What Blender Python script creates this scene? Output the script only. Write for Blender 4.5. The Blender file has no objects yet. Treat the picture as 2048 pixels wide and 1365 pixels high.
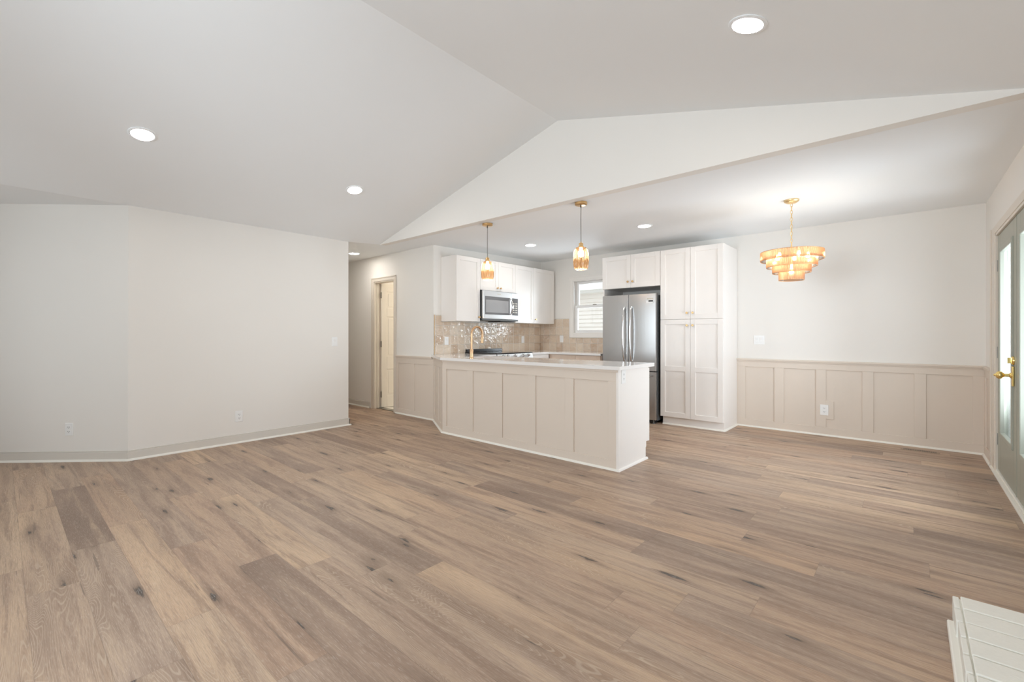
import bpy, bmesh, math, random
from mathutils import Vector, Matrix

random.seed(7)
PI = math.pi
scene = bpy.context.scene
COL = scene.collection

# ------------------------------------------------------------------ camera
cam_d = bpy.data.cameras.new('camera')
cam = bpy.data.objects.new('camera', cam_d)
COL.objects.link(cam)
cam.location = (0, 0, 1.17)
cam.rotation_euler = (PI/2, 0, math.radians(41.313))
cam_d.sensor_width = 36.0
cam_d.lens = 902.43/2048*36.0
cam_d.shift_y = -12.4/2048
cam_d.clip_start = 0.02
scene.camera = cam

# ------------------------------------------------------------------ world, colour management
world = bpy.data.worlds.new('overcast_sky')
scene.world = world
world.use_nodes = True
wn = world.node_tree
wn.nodes['Background'].inputs['Color'].default_value = (0.93, 0.97, 1.0, 1)
wn.nodes['Background'].inputs['Strength'].default_value = 1.4
vs = scene.view_settings
vs.view_transform = 'Standard'
vs.look = 'None'
vs.gamma = 1.0
vs.use_curve_mapping = False
vs.exposure = 0.38
scene.cycles.max_bounces = 14
scene.cycles.diffuse_bounces = 8
scene.cycles.glossy_bounces = 4
scene.cycles.transmission_bounces = 8
scene.cycles.transparent_max_bounces = 24
scene.cycles.caustics_reflective = False
scene.cycles.caustics_refractive = False
scene.cycles.sample_clamp_indirect = 6.0
scene.cycles.use_denoising = True


def area_light(name, loc, target, sx, sy, power, color, spread=180):
    d = bpy.data.lights.new(name, 'AREA')
    d.shape = 'RECTANGLE'
    d.size, d.size_y = sx, sy
    d.energy = power
    d.color = color
    d.spread = math.radians(spread)
    o = bpy.data.objects.new(name, d)
    COL.objects.link(o)
    o.location = loc
    v = Vector(target) - Vector(loc)
    o.rotation_euler = v.to_track_quat('-Z', 'Y').to_euler()
    return o


# daylight at the doors and kitchen window; rear and side lamps are added fill
DAY = (0.92, 1.0, 1.10)
area_light('added_rear_fill', (-1.6, -2.38, 1.45), (-1.4, 0, 1.55), 1.7, 1.35, 84, DAY, 160)
area_light('added_rear_fill', (-4.6, -2.40, 1.45), (-4.3, 1.2, 1.85), 1.7, 1.35, 13, DAY, 150)
area_light('added_side_fill', (0.86, -0.9, 1.4), (-5.4, 0.2, 2.0), 1.3, 1.2, 24, DAY, 150)
area_light('daylight_french_door', (0.98, 4.60, 1.20), (-2, 4.45, 2.15), 1.6, 1.4, 80, DAY, 168)
area_light('daylight_kitchen_window', (-3.82, 6.75, 1.6), (-3.82, 5, 2.1), 0.75, 0.8, 17, DAY)


# ------------------------------------------------------------------ materials
def new_mat(name):
    m = bpy.data.materials.new(name)
    m.use_nodes = True
    nt = m.node_tree
    return m, nt, nt.nodes['Principled BSDF']


def N(nt, typ, **kw):
    n = nt.nodes.new(typ)
    for k, v in kw.items():
        setattr(n, k, v)
    return n


def L(nt, a, b):
    nt.links.new(a, b)


def mth(nt, op, a, b=None, c=None, clamp=False):
    n = nt.nodes.new('ShaderNodeMath')
    n.operation = op
    n.use_clamp = clamp
    for i, v in enumerate((a, b, c)):
        if v is None:
            continue
        if isinstance(v, (int, float)):
            n.inputs[i].default_value = v
        else:
            nt.links.new(v, n.inputs[i])
    return n.outputs[0]


def mixc(nt, fac, a, b, blend='MIX'):
    n = nt.nodes.new('ShaderNodeMix')
    n.data_type = 'RGBA'
    n.blend_type = blend
    for i, v in ((0, fac), (6, a), (7, b)):
        if isinstance(v, (int, float)):
            n.inputs[i].default_value = v
        elif isinstance(v, tuple):
            n.inputs[i].default_value = (*v, 1) if len(v) == 3 else v
        else:
            nt.links.new(v, n.inputs[i])
    return n.outputs[2]


def smooth(nt, v, lo, hi):
    n = nt.nodes.new('ShaderNodeMapRange')
    n.interpolation_type = 'SMOOTHSTEP'
    nt.links.new(v, n.inputs[0])
    n.inputs[1].default_value = lo
    n.inputs[2].default_value = hi
    return n.outputs[0]


def mat(name, color, rough=0.5, metal=0.0, spec=0.5, vary=0.03, scale=6.0, bump=0.0, bscale=60.0, coat=0.0):
    m, nt, b = new_mat(name)
    tc = N(nt, 'ShaderNodeTexCoord')
    no = N(nt, 'ShaderNodeTexNoise')
    no.inputs['Scale'].default_value = scale
    no.inputs['Detail'].default_value = 3
    L(nt, tc.outputs['Object'], no.inputs['Vector'])
    dark = tuple(c*(1-vary) for c in color)
    lite = tuple(min(1, c*(1+vary)) for c in color)
    L(nt, mixc(nt, no.outputs['Fac'], dark, lite), b.inputs['Base Color'])
    b.inputs['Roughness'].default_value = rough
    b.inputs['Metallic'].default_value = metal
    b.inputs['Specular IOR Level'].default_value = spec
    b.inputs['Coat Weight'].default_value = coat
    if bump:
        n2 = N(nt, 'ShaderNodeTexNoise')
        n2.inputs['Scale'].default_value = bscale
        n2.inputs['Detail'].default_value = 4
        L(nt, tc.outputs['Object'], n2.inputs['Vector'])
        bp = N(nt, 'ShaderNodeBump')
        bp.inputs['Strength'].default_value = bump
        bp.inputs['Distance'].default_value = 0.004
        L(nt, n2.outputs['Fac'], bp.inputs['Height'])
        L(nt, bp.outputs[0], b.inputs['Normal'])
    return m


def emit(name, color, strength):
    m = bpy.data.materials.new(name)
    m.use_nodes = True
    nt = m.node_tree
    nt.nodes.clear()
    e = N(nt, 'ShaderNodeEmission')
    e.inputs[0].default_value = (*color, 1)
    e.inputs[1].default_value = strength
    o = N(nt, 'ShaderNodeOutputMaterial')
    L(nt, e.outputs[0], o.inputs[0])
    return m


def floor_material():
    m, nt, b = new_mat('oak_plank_floor')
    tc = N(nt, 'ShaderNodeTexCoord')
    sp = N(nt, 'ShaderNodeSeparateXYZ')
    L(nt, tc.outputs['Object'], sp.inputs[0])
    x, y = sp.outputs[0], sp.outputs[1]
    W, LEN = 0.18, 1.42
    yy = mth(nt, 'DIVIDE', mth(nt, 'SUBTRACT', y, 0.08), W)
    row = mth(nt, 'FLOOR', yy)
    wn1 = N(nt, 'ShaderNodeTexWhiteNoise', noise_dimensions='1D')
    L(nt, mth(nt, 'MULTIPLY', row, 1.37), wn1.inputs['W'])
    xs = mth(nt, 'ADD', mth(nt, 'DIVIDE', x, LEN), mth(nt, 'MULTIPLY', wn1.outputs['Value'], 7.0))
    colid = mth(nt, 'FLOOR', xs)
    cid = N(nt, 'ShaderNodeCombineXYZ')
    L(nt, row, cid.inputs[0]); L(nt, colid, cid.inputs[1])
    wn2 = N(nt, 'ShaderNodeTexWhiteNoise', noise_dimensions='2D')
    L(nt, cid.outputs[0], wn2.inputs['Vector'])
    rs = N(nt, 'ShaderNodeSeparateColor')
    L(nt, wn2.outputs['Color'], rs.inputs[0])
    r1, r2, r3 = rs.outputs[0], rs.outputs[1], rs.outputs[2]
    u = mth(nt, 'ADD', x, mth(nt, 'MULTIPLY', r1, 43.0))
    v = mth(nt, 'ADD', y, mth(nt, 'MULTIPLY', r2, 29.0))

    def vec(su, sv, w=0.0):
        c = N(nt, 'ShaderNodeCombineXYZ')
        L(nt, mth(nt, 'MULTIPLY', u, su), c.inputs[0])
        L(nt, mth(nt, 'MULTIPLY', v, sv), c.inputs[1])
        c.inputs[2].default_value = w
        return c.outputs[0]

    def noise(su, sv, det=3, rough=0.55, dist=0.0, w=0.0):
        n = N(nt, 'ShaderNodeTexNoise')
        n.inputs['Scale'].default_value = 1.0
        n.inputs['Detail'].default_value = det
        n.inputs['Roughness'].default_value = rough
        n.inputs['Distortion'].default_value = dist
        L(nt, vec(su, sv, w), n.inputs['Vector'])
        return n.outputs['Fac']

    # knots
    vo = N(nt, 'ShaderNodeTexVoronoi', voronoi_dimensions='2D')
    vo.inputs['Scale'].default_value = 1.0
    vo.inputs['Randomness'].default_value = 1.0
    L(nt, vec(1.4, 6.4), vo.inputs['Vector'])
    kd = vo.outputs['Distance']
    kc = N(nt, 'ShaderNodeSeparateColor')
    L(nt, vo.outputs['Color'], kc.inputs[0])
    kpick = mth(nt, 'GREATER_THAN', kc.outputs[0], 0.50)
    wob = noise(9, 60, 4, 0.65, 0.5, 3.3)
    kdw = mth(nt, 'ADD', kd, mth(nt, 'MULTIPLY', mth(nt, 'SUBTRACT', wob, 0.5), 0.30))
    ksize = mth(nt, 'MULTIPLY_ADD', kc.outputs[1], 0.08, 0.035)
    core = mth(nt, 'MULTIPLY', mth(nt, 'SUBTRACT', 1.0, mth(nt, 'DIVIDE', kdw, ksize), clamp=True), kpick)
    core = smooth(nt, core, 0.05, 0.65)
    halo = mth(nt, 'MULTIPLY', mth(nt, 'SUBTRACT', 1.0, mth(nt, 'DIVIDE', kdw, 0.34), clamp=True), kpick)
    halo = mth(nt, 'MULTIPLY', halo, halo)
    # cathedral figure: contour lines of a long stretched field bent around the knots
    fld = mth(nt, 'ADD', noise(0.75, 6.5, 2, 0.45, 0.3), mth(nt, 'MULTIPLY', halo, 0.14))
    con = mth(nt, 'SINE', mth(nt, 'MULTIPLY', fld, 460.0))
    con = smooth(nt, con, 0.35, 1.0)
    catmask = mth(nt, 'MULTIPLY', smooth(nt, noise(0.7, 5.0, 2, 0.5, 0.0, 9.1), 0.46, 0.60), smooth(nt, r3, 0.15, 0.5))
    fig = mth(nt, 'MULTIPLY', con, catmask)
    streak = noise(1.3, 17, 5, 0.62, 0.6)
    fine = noise(11, 260, 3, 0.65)
    pores = noise(22, 420, 2, 0.6, 0.0, 5.0)
    tone = noise(0.8, 3.4, 2, 0.5, 0.0, 2.0)
    # plank tone
    ramp = N(nt, 'ShaderNodeValToRGB')
    e = ramp.color_ramp.elements
    e[0].position = 0.0; e[0].color = (0.240, 0.163, 0.120, 1)
    e[1].position = 1.0; e[1].color = (0.640, 0.450, 0.295, 1)
    a = e.new(0.35); a.color = (0.410, 0.288, 0.211, 1)
    a = e.new(0.7); a.color = (0.500, 0.356, 0.252, 1)
    pv = mth(nt, 'ADD', mth(nt, 'MULTIPLY', r3, 0.80), mth(nt, 'MULTIPLY', mth(nt, 'SUBTRACT', tone, 0.36), 0.95))
    L(nt, pv, ramp.inputs[0])
    c = ramp.outputs[0]
    c = mixc(nt, mth(nt, 'MULTIPLY', r2, 0.35), c, (0.43, 0.35, 0.285))
    c = mixc(nt, mth(nt, 'MULTIPLY', smooth(nt, r1, 0.55, 1.0), 0.45), c, (0.50, 0.315, 0.205))       # some planks greyer
    c = mixc(nt, mth(nt, 'MULTIPLY', smooth(nt, streak, 0.44, 0.66), 0.62), c, (0.245, 0.160, 0.115))
    c = mixc(nt, mth(nt, 'MULTIPLY', smooth(nt, streak, 0.50, 0.30), 0.42), c, (0.64, 0.47, 0.32))
    c = mixc(nt, mth(nt, 'MULTIPLY', smooth(nt, fine, 0.45, 0.62), 0.30), c, (0.22, 0.155, 0.115))
    c = mixc(nt, mth(nt, 'MULTIPLY', smooth(nt, pores, 0.55, 0.66), 0.30), c, (0.72, 0.61, 0.51))
    c = mixc(nt, mth(nt, 'MULTIPLY', catmask, 0.32), c, (0.30, 0.20, 0.135))
    c = mixc(nt, mth(nt, 'MULTIPLY', fig, 0.30), c, (0.70, 0.58, 0.46))
    c = mixc(nt, mth(nt, 'MULTIPLY', halo, 0.85), c, (0.21, 0.145, 0.105))
    c = mixc(nt, mth(nt, 'MULTIPLY', core, 0.85), c, (0.065, 0.052, 0.046))
    crack = noise(1.6, 44, 3, 0.6, 0.4, 13.0)
    c = mixc(nt, mth(nt, 'MULTIPLY', smooth(nt, crack, 0.64, 0.72), 0.55), c, (0.13, 0.095, 0.075))
    c = mixc(nt, mth(nt, 'MULTIPLY', smooth(nt, core, 0.80, 1.0), smooth(nt, pores, 0.56, 0.66)), c, (0.42, 0.40, 0.38))
    # seams
    fy = mth(nt, 'FRACT', yy)
    ey = mth(nt, 'MULTIPLY', mth(nt, 'MINIMUM', fy, mth(nt, 'SUBTRACT', 1.0, fy)), W)
    fx = mth(nt, 'FRACT', xs)
    ex = mth(nt, 'MULTIPLY', mth(nt, 'MINIMUM', fx, mth(nt, 'SUBTRACT', 1.0, fx)), LEN)
    ed = mth(nt, 'MINIMUM', ex, ey)
    seam = mth(nt, 'SUBTRACT', 1.0, smooth(nt, ed, 0.0003, 0.0020))
    c = mixc(nt, mth(nt, 'MULTIPLY', seam, 0.28), c, (0.14, 0.10, 0.075))
    L(nt, c, b.inputs['Base Color'])
    L(nt, mth(nt, 'MULTIPLY_ADD', fine, 0.16, 0.36), b.inputs['Roughness'])
    b.inputs['Specular IOR Level'].default_value = 0.42
    bp = N(nt, 'ShaderNodeBump')
    bp.inputs['Strength'].default_value = 0.25
    bp.inputs['Distance'].default_value = 0.002
    hgt = mth(nt, 'SUBTRACT', mth(nt, 'MULTIPLY', fine, 0.25), seam)
    L(nt, hgt, bp.inputs['Height'])
    L(nt, bp.outputs[0], b.inputs['Normal'])
    return m


def tile_material(name, axis, u0, v0):
    """square hand-made glazed tiles with pale grout; axis = object axis that runs along the wall"""
    m, nt, b = new_mat(name)
    P = 0.1360
    tc = N(nt, 'ShaderNodeTexCoord')
    sp = N(nt, 'ShaderNodeSeparateXYZ')
    L(nt, tc.outputs['Object'], sp.inputs[0])
    uu = mth(nt, 'DIVIDE', mth(nt, 'SUBTRACT', sp.outputs[axis], u0), P)
    vv = mth(nt, 'DIVIDE', mth(nt, 'SUBTRACT', sp.outputs[2], v0), P)
    ci = N(nt, 'ShaderNodeCombineXYZ')
    L(nt, mth(nt, 'FLOOR', uu), ci.inputs[0]); L(nt, mth(nt, 'FLOOR', vv), ci.inputs[1])
    w = N(nt, 'ShaderNodeTexWhiteNoise', noise_dimensions='2D')
    L(nt, ci.outputs[0], w.inputs['Vector'])
    ramp = N(nt, 'ShaderNodeValToRGB')
    e = ramp.color_ramp.elements
    e[0].color = (0.50, 0.355, 0.24, 1); e[1].color = (0.74, 0.62, 0.49, 1)
    a = e.new(0.5); a.color = (0.64, 0.50, 0.37, 1)
    L(nt, w.outputs['Value'], ramp.inputs[0])
    mott = N(nt, 'ShaderNodeTexNoise')
    mott.inputs['Scale'].default_value = 14
    mott.inputs['Detail'].default_value = 4
    L(nt, tc.outputs['Object'], mott.inputs['Vector'])
    c = mixc(nt, mth(nt, 'MULTIPLY', smooth(nt, mott.outputs['Fac'], 0.4, 0.7), 0.35), ramp.outputs[0], (0.66, 0.57, 0.47))
    fu = mth(nt, 'FRACT', uu); fv = mth(nt, 'FRACT', vv)
    du = mth(nt, 'MINIMUM', fu, mth(nt, 'SUBTRACT', 1.0, fu))
    dv = mth(nt, 'MINIMUM', fv, mth(nt, 'SUBTRACT', 1.0, fv))
    ed = mth(nt, 'MULTIPLY', mth(nt, 'MINIMUM', du, dv), P)
    tile = smooth(nt, ed, 0.0016, 0.0030)
    c = mixc(nt, tile, (0.78, 0.74, 0.68), c)
    L(nt, c, b.inputs['Base Color'])
    L(nt, mth(nt, 'MULTIPLY_ADD', tile, -0.62, 0.72), b.inputs['Roughness'])
    # wavy glaze with a slight tilt per tile
    wav = N(nt, 'ShaderNodeTexNoise')
    wav.inputs['Scale'].default_value = 17
    wav.inputs['Detail'].default_value = 3
    wav.inputs['Distortion'].default_value = 0.6
    L(nt, tc.outputs['Object'], wav.inputs['Vector'])
    sc_ = N(nt, 'ShaderNodeSeparateColor')
    L(nt, w.outputs['Color'], sc_.inputs[0])
    tilt = mth(nt, 'ADD', mth(nt, 'MULTIPLY', fu, mth(nt, 'SUBTRACT', sc_.outputs[0], 0.5)),
               mth(nt, 'MULTIPLY', fv, mth(nt, 'SUBTRACT', sc_.outputs[1], 0.5)))
    b.inputs['Specular IOR Level'].default_value = 0.9
    b.inputs['IOR'].default_value = 1.8
    h = mth(nt, 'ADD', mth(nt, 'MULTIPLY', wav.outputs['Fac'], 1.0), mth(nt, 'MULTIPLY', tilt, 0.9))
    h = mth(nt, 'ADD', h, mth(nt, 'MULTIPLY', tile, 0.25))
    bp = N(nt, 'ShaderNodeBump')
    bp.inputs['Strength'].default_value = 0.85
    bp.inputs['Distance'].default_value = 0.012
    L(nt, h, bp.inputs['Height'])
    L(nt, bp.outputs[0], b.inputs['Normal'])
    return m


def pane_material(name, tint=(0.97, 0.985, 0.98), refl=1.0):
    m = bpy.data.materials.new(name)
    m.use_nodes = True
    nt = m.node_tree
    nt.nodes.clear()
    o = N(nt, 'ShaderNodeOutputMaterial')
    t = N(nt, 'ShaderNodeBsdfTransparent')
    t.inputs[0].default_value = (*tint, 1)
    g = N(nt, 'ShaderNodeBsdfGlossy')
    g.inputs['Roughness'].default_value = 0.02
    fr = N(nt, 'ShaderNodeFresnel')
    fr.inputs[0].default_value = 1.45
    mx = N(nt, 'ShaderNodeMixShader')
    L(nt, mth(nt, 'MULTIPLY', fr.outputs[0], refl), mx.inputs[0])
    L(nt, t.outputs[0], mx.inputs[1]); L(nt, g.outputs[0], mx.inputs[2])
    L(nt, mx.outputs[0], o.inputs[0])
    return m


def glow_glass(name, tint, trans_col, w_transl, rough=0.08, edge=None):
    """thin coloured glass: see-through, partly scattering, glossy; deeper colour where the glass is seen edge on"""
    m = bpy.data.materials.new(name)
    m.use_nodes = True
    nt = m.node_tree
    nt.nodes.clear()
    o = N(nt, 'ShaderNodeOutputMaterial')
    t = N(nt, 'ShaderNodeBsdfTransparent')
    d = N(nt, 'ShaderNodeBsdfTranslucent')
    if edge:
        lw_ = N(nt, 'ShaderNodeLayerWeight')
        lw_.inputs[0].default_value = 0.5
        L(nt, mixc(nt, lw_.outputs['Facing'], tint, edge), t.inputs[0])
    else:
        t.inputs[0].default_value = (*tint, 1)
    d.inputs[0].default_value = (*trans_col, 1)
    g = N(nt, 'ShaderNodeBsdfGlossy')
    g.inputs['Roughness'].default_value = rough
    fr = N(nt, 'ShaderNodeFresnel')
    fr.inputs[0].default_value = 1.5
    m1 = N(nt, 'ShaderNodeMixShader')
    m1.inputs[0].default_value = w_transl
    L(nt, t.outputs[0], m1.inputs[1]); L(nt, d.outputs[0], m1.inputs[2])
    m2 = N(nt, 'ShaderNodeMixShader')
    L(nt, fr.outputs[0], m2.inputs[0])
    L(nt, m1.outputs[0], m2.inputs[1]); L(nt, g.outputs[0], m2.inputs[2])
    L(nt, m2.outputs[0], o.inputs[0])
    return m


def steel_material(name, col=(0.50, 0.495, 0.49), rough=0.26, aniso=0.5):
    m, nt, b = new_mat(name)
    tc = N(nt, 'ShaderNodeTexCoord')
    mp = N(nt, 'ShaderNodeMapping')
    mp.inputs['Scale'].default_value = (3, 3, 400)
    L(nt, tc.outputs['Object'], mp.inputs[0])
    no = N(nt, 'ShaderNodeTexNoise')
    no.inputs['Scale'].default_value = 1.0
    no.inputs['Detail'].default_value = 2
    L(nt, mp.outputs[0], no.inputs['Vector'])
    L(nt, mixc(nt, no.outputs['Fac'], tuple(c*0.985 for c in col), tuple(c*1.015 for c in col)), b.inputs['Base Color'])
    b.inputs['Metallic'].default_value = 1.0
    b.inputs['Roughness'].default_value = rough
    b.inputs['Anisotropic'].default_value = aniso
    tg = N(nt, 'ShaderNodeTangent')
    tg.direction_type = 'RADIAL'
    tg.axis = 'Z'
    L(nt, tg.outputs[0], b.inputs['Tangent'])
    return m


M = {}
M['wall'] = mat('white_wall_paint', (0.83, 0.805, 0.765), 0.6, spec=0.25, vary=0.008, scale=2, bump=0.05, bscale=180)
M['ceiling'] = mat('white_ceiling_paint', (0.88, 0.90, 0.912), 0.75, spec=0.15, vary=0.008, scale=2, bump=0.05, bscale=120)
M['greige'] = mat('greige_trim_paint', (0.72, 0.635, 0.55), 0.42, spec=0.35, vary=0.01)
M['base'] = mat('baseboard_paint', (0.70, 0.665, 0.61), 0.4, spec=0.4, vary=0.01)
M['shoe'] = mat('cream_shoe_moulding_paint', (0.86, 0.835, 0.77), 0.4, vary=0.01)
M['casing'] = mat('warm_casing_paint', (0.74, 0.68, 0.60), 0.4, vary=0.01)
M['white'] = mat('white_cabinet_paint', (0.86, 0.825, 0.79), 0.32, spec=0.45, vary=0.008)
M['whitecool'] = mat('white_vinyl', (0.88, 0.88, 0.87), 0.35, vary=0.01)
M['plate'] = mat('white_plastic_plate', (0.86, 0.86, 0.85), 0.3, vary=0.01)
M['dark'] = mat('black_slot', (0.03, 0.03, 0.03), 0.5, vary=0.1)
M['quartz'] = mat('white_quartz', (0.84, 0.82, 0.80), 0.07, spec=0.55, vary=0.025, scale=5)
M['brass'] = mat('brushed_brass', (0.78, 0.52, 0.25), 0.28, 1.0, vary=0.05)
M['gold'] = mat('satin_gold_paint', (0.83, 0.62, 0.33), 0.35, 0.75, vary=0.05)
M['bronze'] = mat('brushed_gold_faucet', (0.62, 0.40, 0.23), 0.34, 1.0, vary=0.05)
M['hoop'] = mat('copper_brown_hoop', (0.50, 0.33, 0.20), 0.45, 0.3, vary=0.05)
M['polbrass'] = mat('polished_brass', (0.86, 0.65, 0.25), 0.16, 1.0, vary=0.03)
M['steel'] = steel_material('brushed_stainless_steel')
M['steel_pale'] = mat('pale_satin_steel', (0.70, 0.70, 0.70), 0.38, 1.0, vary=0.01)
M['chrome'] = mat('bright_steel', (0.70, 0.70, 0.70), 0.16, 1.0, vary=0.03)
M['hinge'] = mat('nickel_hinge', (0.30, 0.285, 0.25), 0.35, 0.9, vary=0.05)
M['fridgeside'] = mat('grey_appliance_side', (0.12, 0.125, 0.125), 0.4, vary=0.04)
M['black'] = mat('black_enamel', (0.02, 0.02, 0.022), 0.18, vary=0.1)
M['blackglass'] = mat('black_glass', (0.035, 0.035, 0.037), 0.06, spec=0.6, vary=0.05)
M['micglass'] = mat('smoked_oven_glass', (0.16, 0.16, 0.165), 0.08, spec=0.8, vary=0.04)
M['micmesh'] = mat('grey_screened_window', (0.36, 0.36, 0.365), 0.22, spec=0.5, vary=0.04)
M['cord'] = mat('dark_fabric_cord', (0.10, 0.085, 0.07), 0.7, vary=0.1)
M['doorgreen'] = mat('sage_grey_door_paint', (0.36, 0.37, 0.31), 0.38, vary=0.02)
M['creamdoor'] = mat('cream_door_paint', (0.84, 0.79, 0.70), 0.4, vary=0.01)
M['sink'] = mat('warm_composite_sink', (0.62, 0.47, 0.37), 0.3, vary=0.03)
M['basecab'] = mat('white_cabinet_warm_bounce', (0.74, 0.60, 0.49), 0.42, vary=0.06, scale=9)  # dim warm bounce light painted into the white cabinet colour
M['brick'] = mat('white_painted_brick', (0.84, 0.83, 0.77), 0.6, vary=0.03, scale=20, bump=0.6, bscale=55)
M['register'] = mat('tan_metal_register', (0.36, 0.27, 0.20), 0.45, 0.1, vary=0.05)
M['bathtile'] = mat('pale_bathroom_floor', (0.80, 0.77, 0.72), 0.3, vary=0.03)
M['wincasing'] = mat('warm_white_window_casing', (0.86, 0.83, 0.79), 0.4, vary=0.01)
M['doorpane'] = pane_material('door_glass', (0.95, 0.97, 0.975), 0.6)
M['siding'] = mat('pale_lap_siding', (0.88, 0.84, 0.80), 0.6, vary=0.02)
M['fascia'] = mat('white_fascia', (0.90, 0.90, 0.89), 0.5, vary=0.01)
M['fence'] = mat('weathered_grey_fence', (0.56, 0.575, 0.61), 0.7, vary=0.08, scale=3)
M['patio'] = mat('concrete_patio', (0.55, 0.54, 0.52), 0.8, vary=0.06, scale=2)
M['floor'] = floor_material()
M['tile_r'] = tile_material('glazed_square_tile', 1, 3.965, 0.893)
M['tile_f'] = tile_material('glazed_square_tile_window_wall', 0, -4.826, 0.893)
M['pane'] = pane_material('clear_window_glass')
M['amber'] = glow_glass('amber_ribbed_glass', (1.0, 0.76, 0.52), (1.0, 0.58, 0.30), 0.09, 0.06, (0.60, 0.25, 0.10))
M['strand'] = glow_glass('amber_strand', (1.0, 0.88, 0.76), (1.0, 0.76, 0.57), 0.45, 0.2, (0.82, 0.55, 0.37))
M['liner'] = mat('cream_shade_liner', (0.90, 0.82, 0.68), 0.6, vary=0.02)
M['can'] = emit('downlight_diffuser', (1.0, 0.95, 0.88), 78.0)
M['bulb'] = emit('warm_bulb', (1.0, 0.88, 0.72), 26.0)
M['chandelier_bulb'] = emit('chandelier_bulb_glow', (1.0, 0.85, 0.67), 56.0)
M['label_w'] = mat('white_sticker', (0.80, 0.80, 0.80), 0.4, vary=0.02)
M['label_s'] = mat('silver_nameplate', (0.62, 0.58, 0.50), 0.3, 0.6, vary=0.02)


# ------------------------------------------------------------------ mesh builder
class Fr:
    """local frame: u, v, w axes in world space"""
    def __init__(self, o=(0, 0, 0), u=(1, 0, 0), v=(0, 0, 1), w=(0, -1, 0)):
        self.o, self.u, self.v, self.w = Vector(o), Vector(u), Vector(v), Vector(w)

    def p(self, a, b, c):
        return self.o + self.u*a + self.v*b + self.w*c


WORLD = Fr((0, 0, 0), (1, 0, 0), (0, 1, 0), (0, 0, 1))


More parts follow.
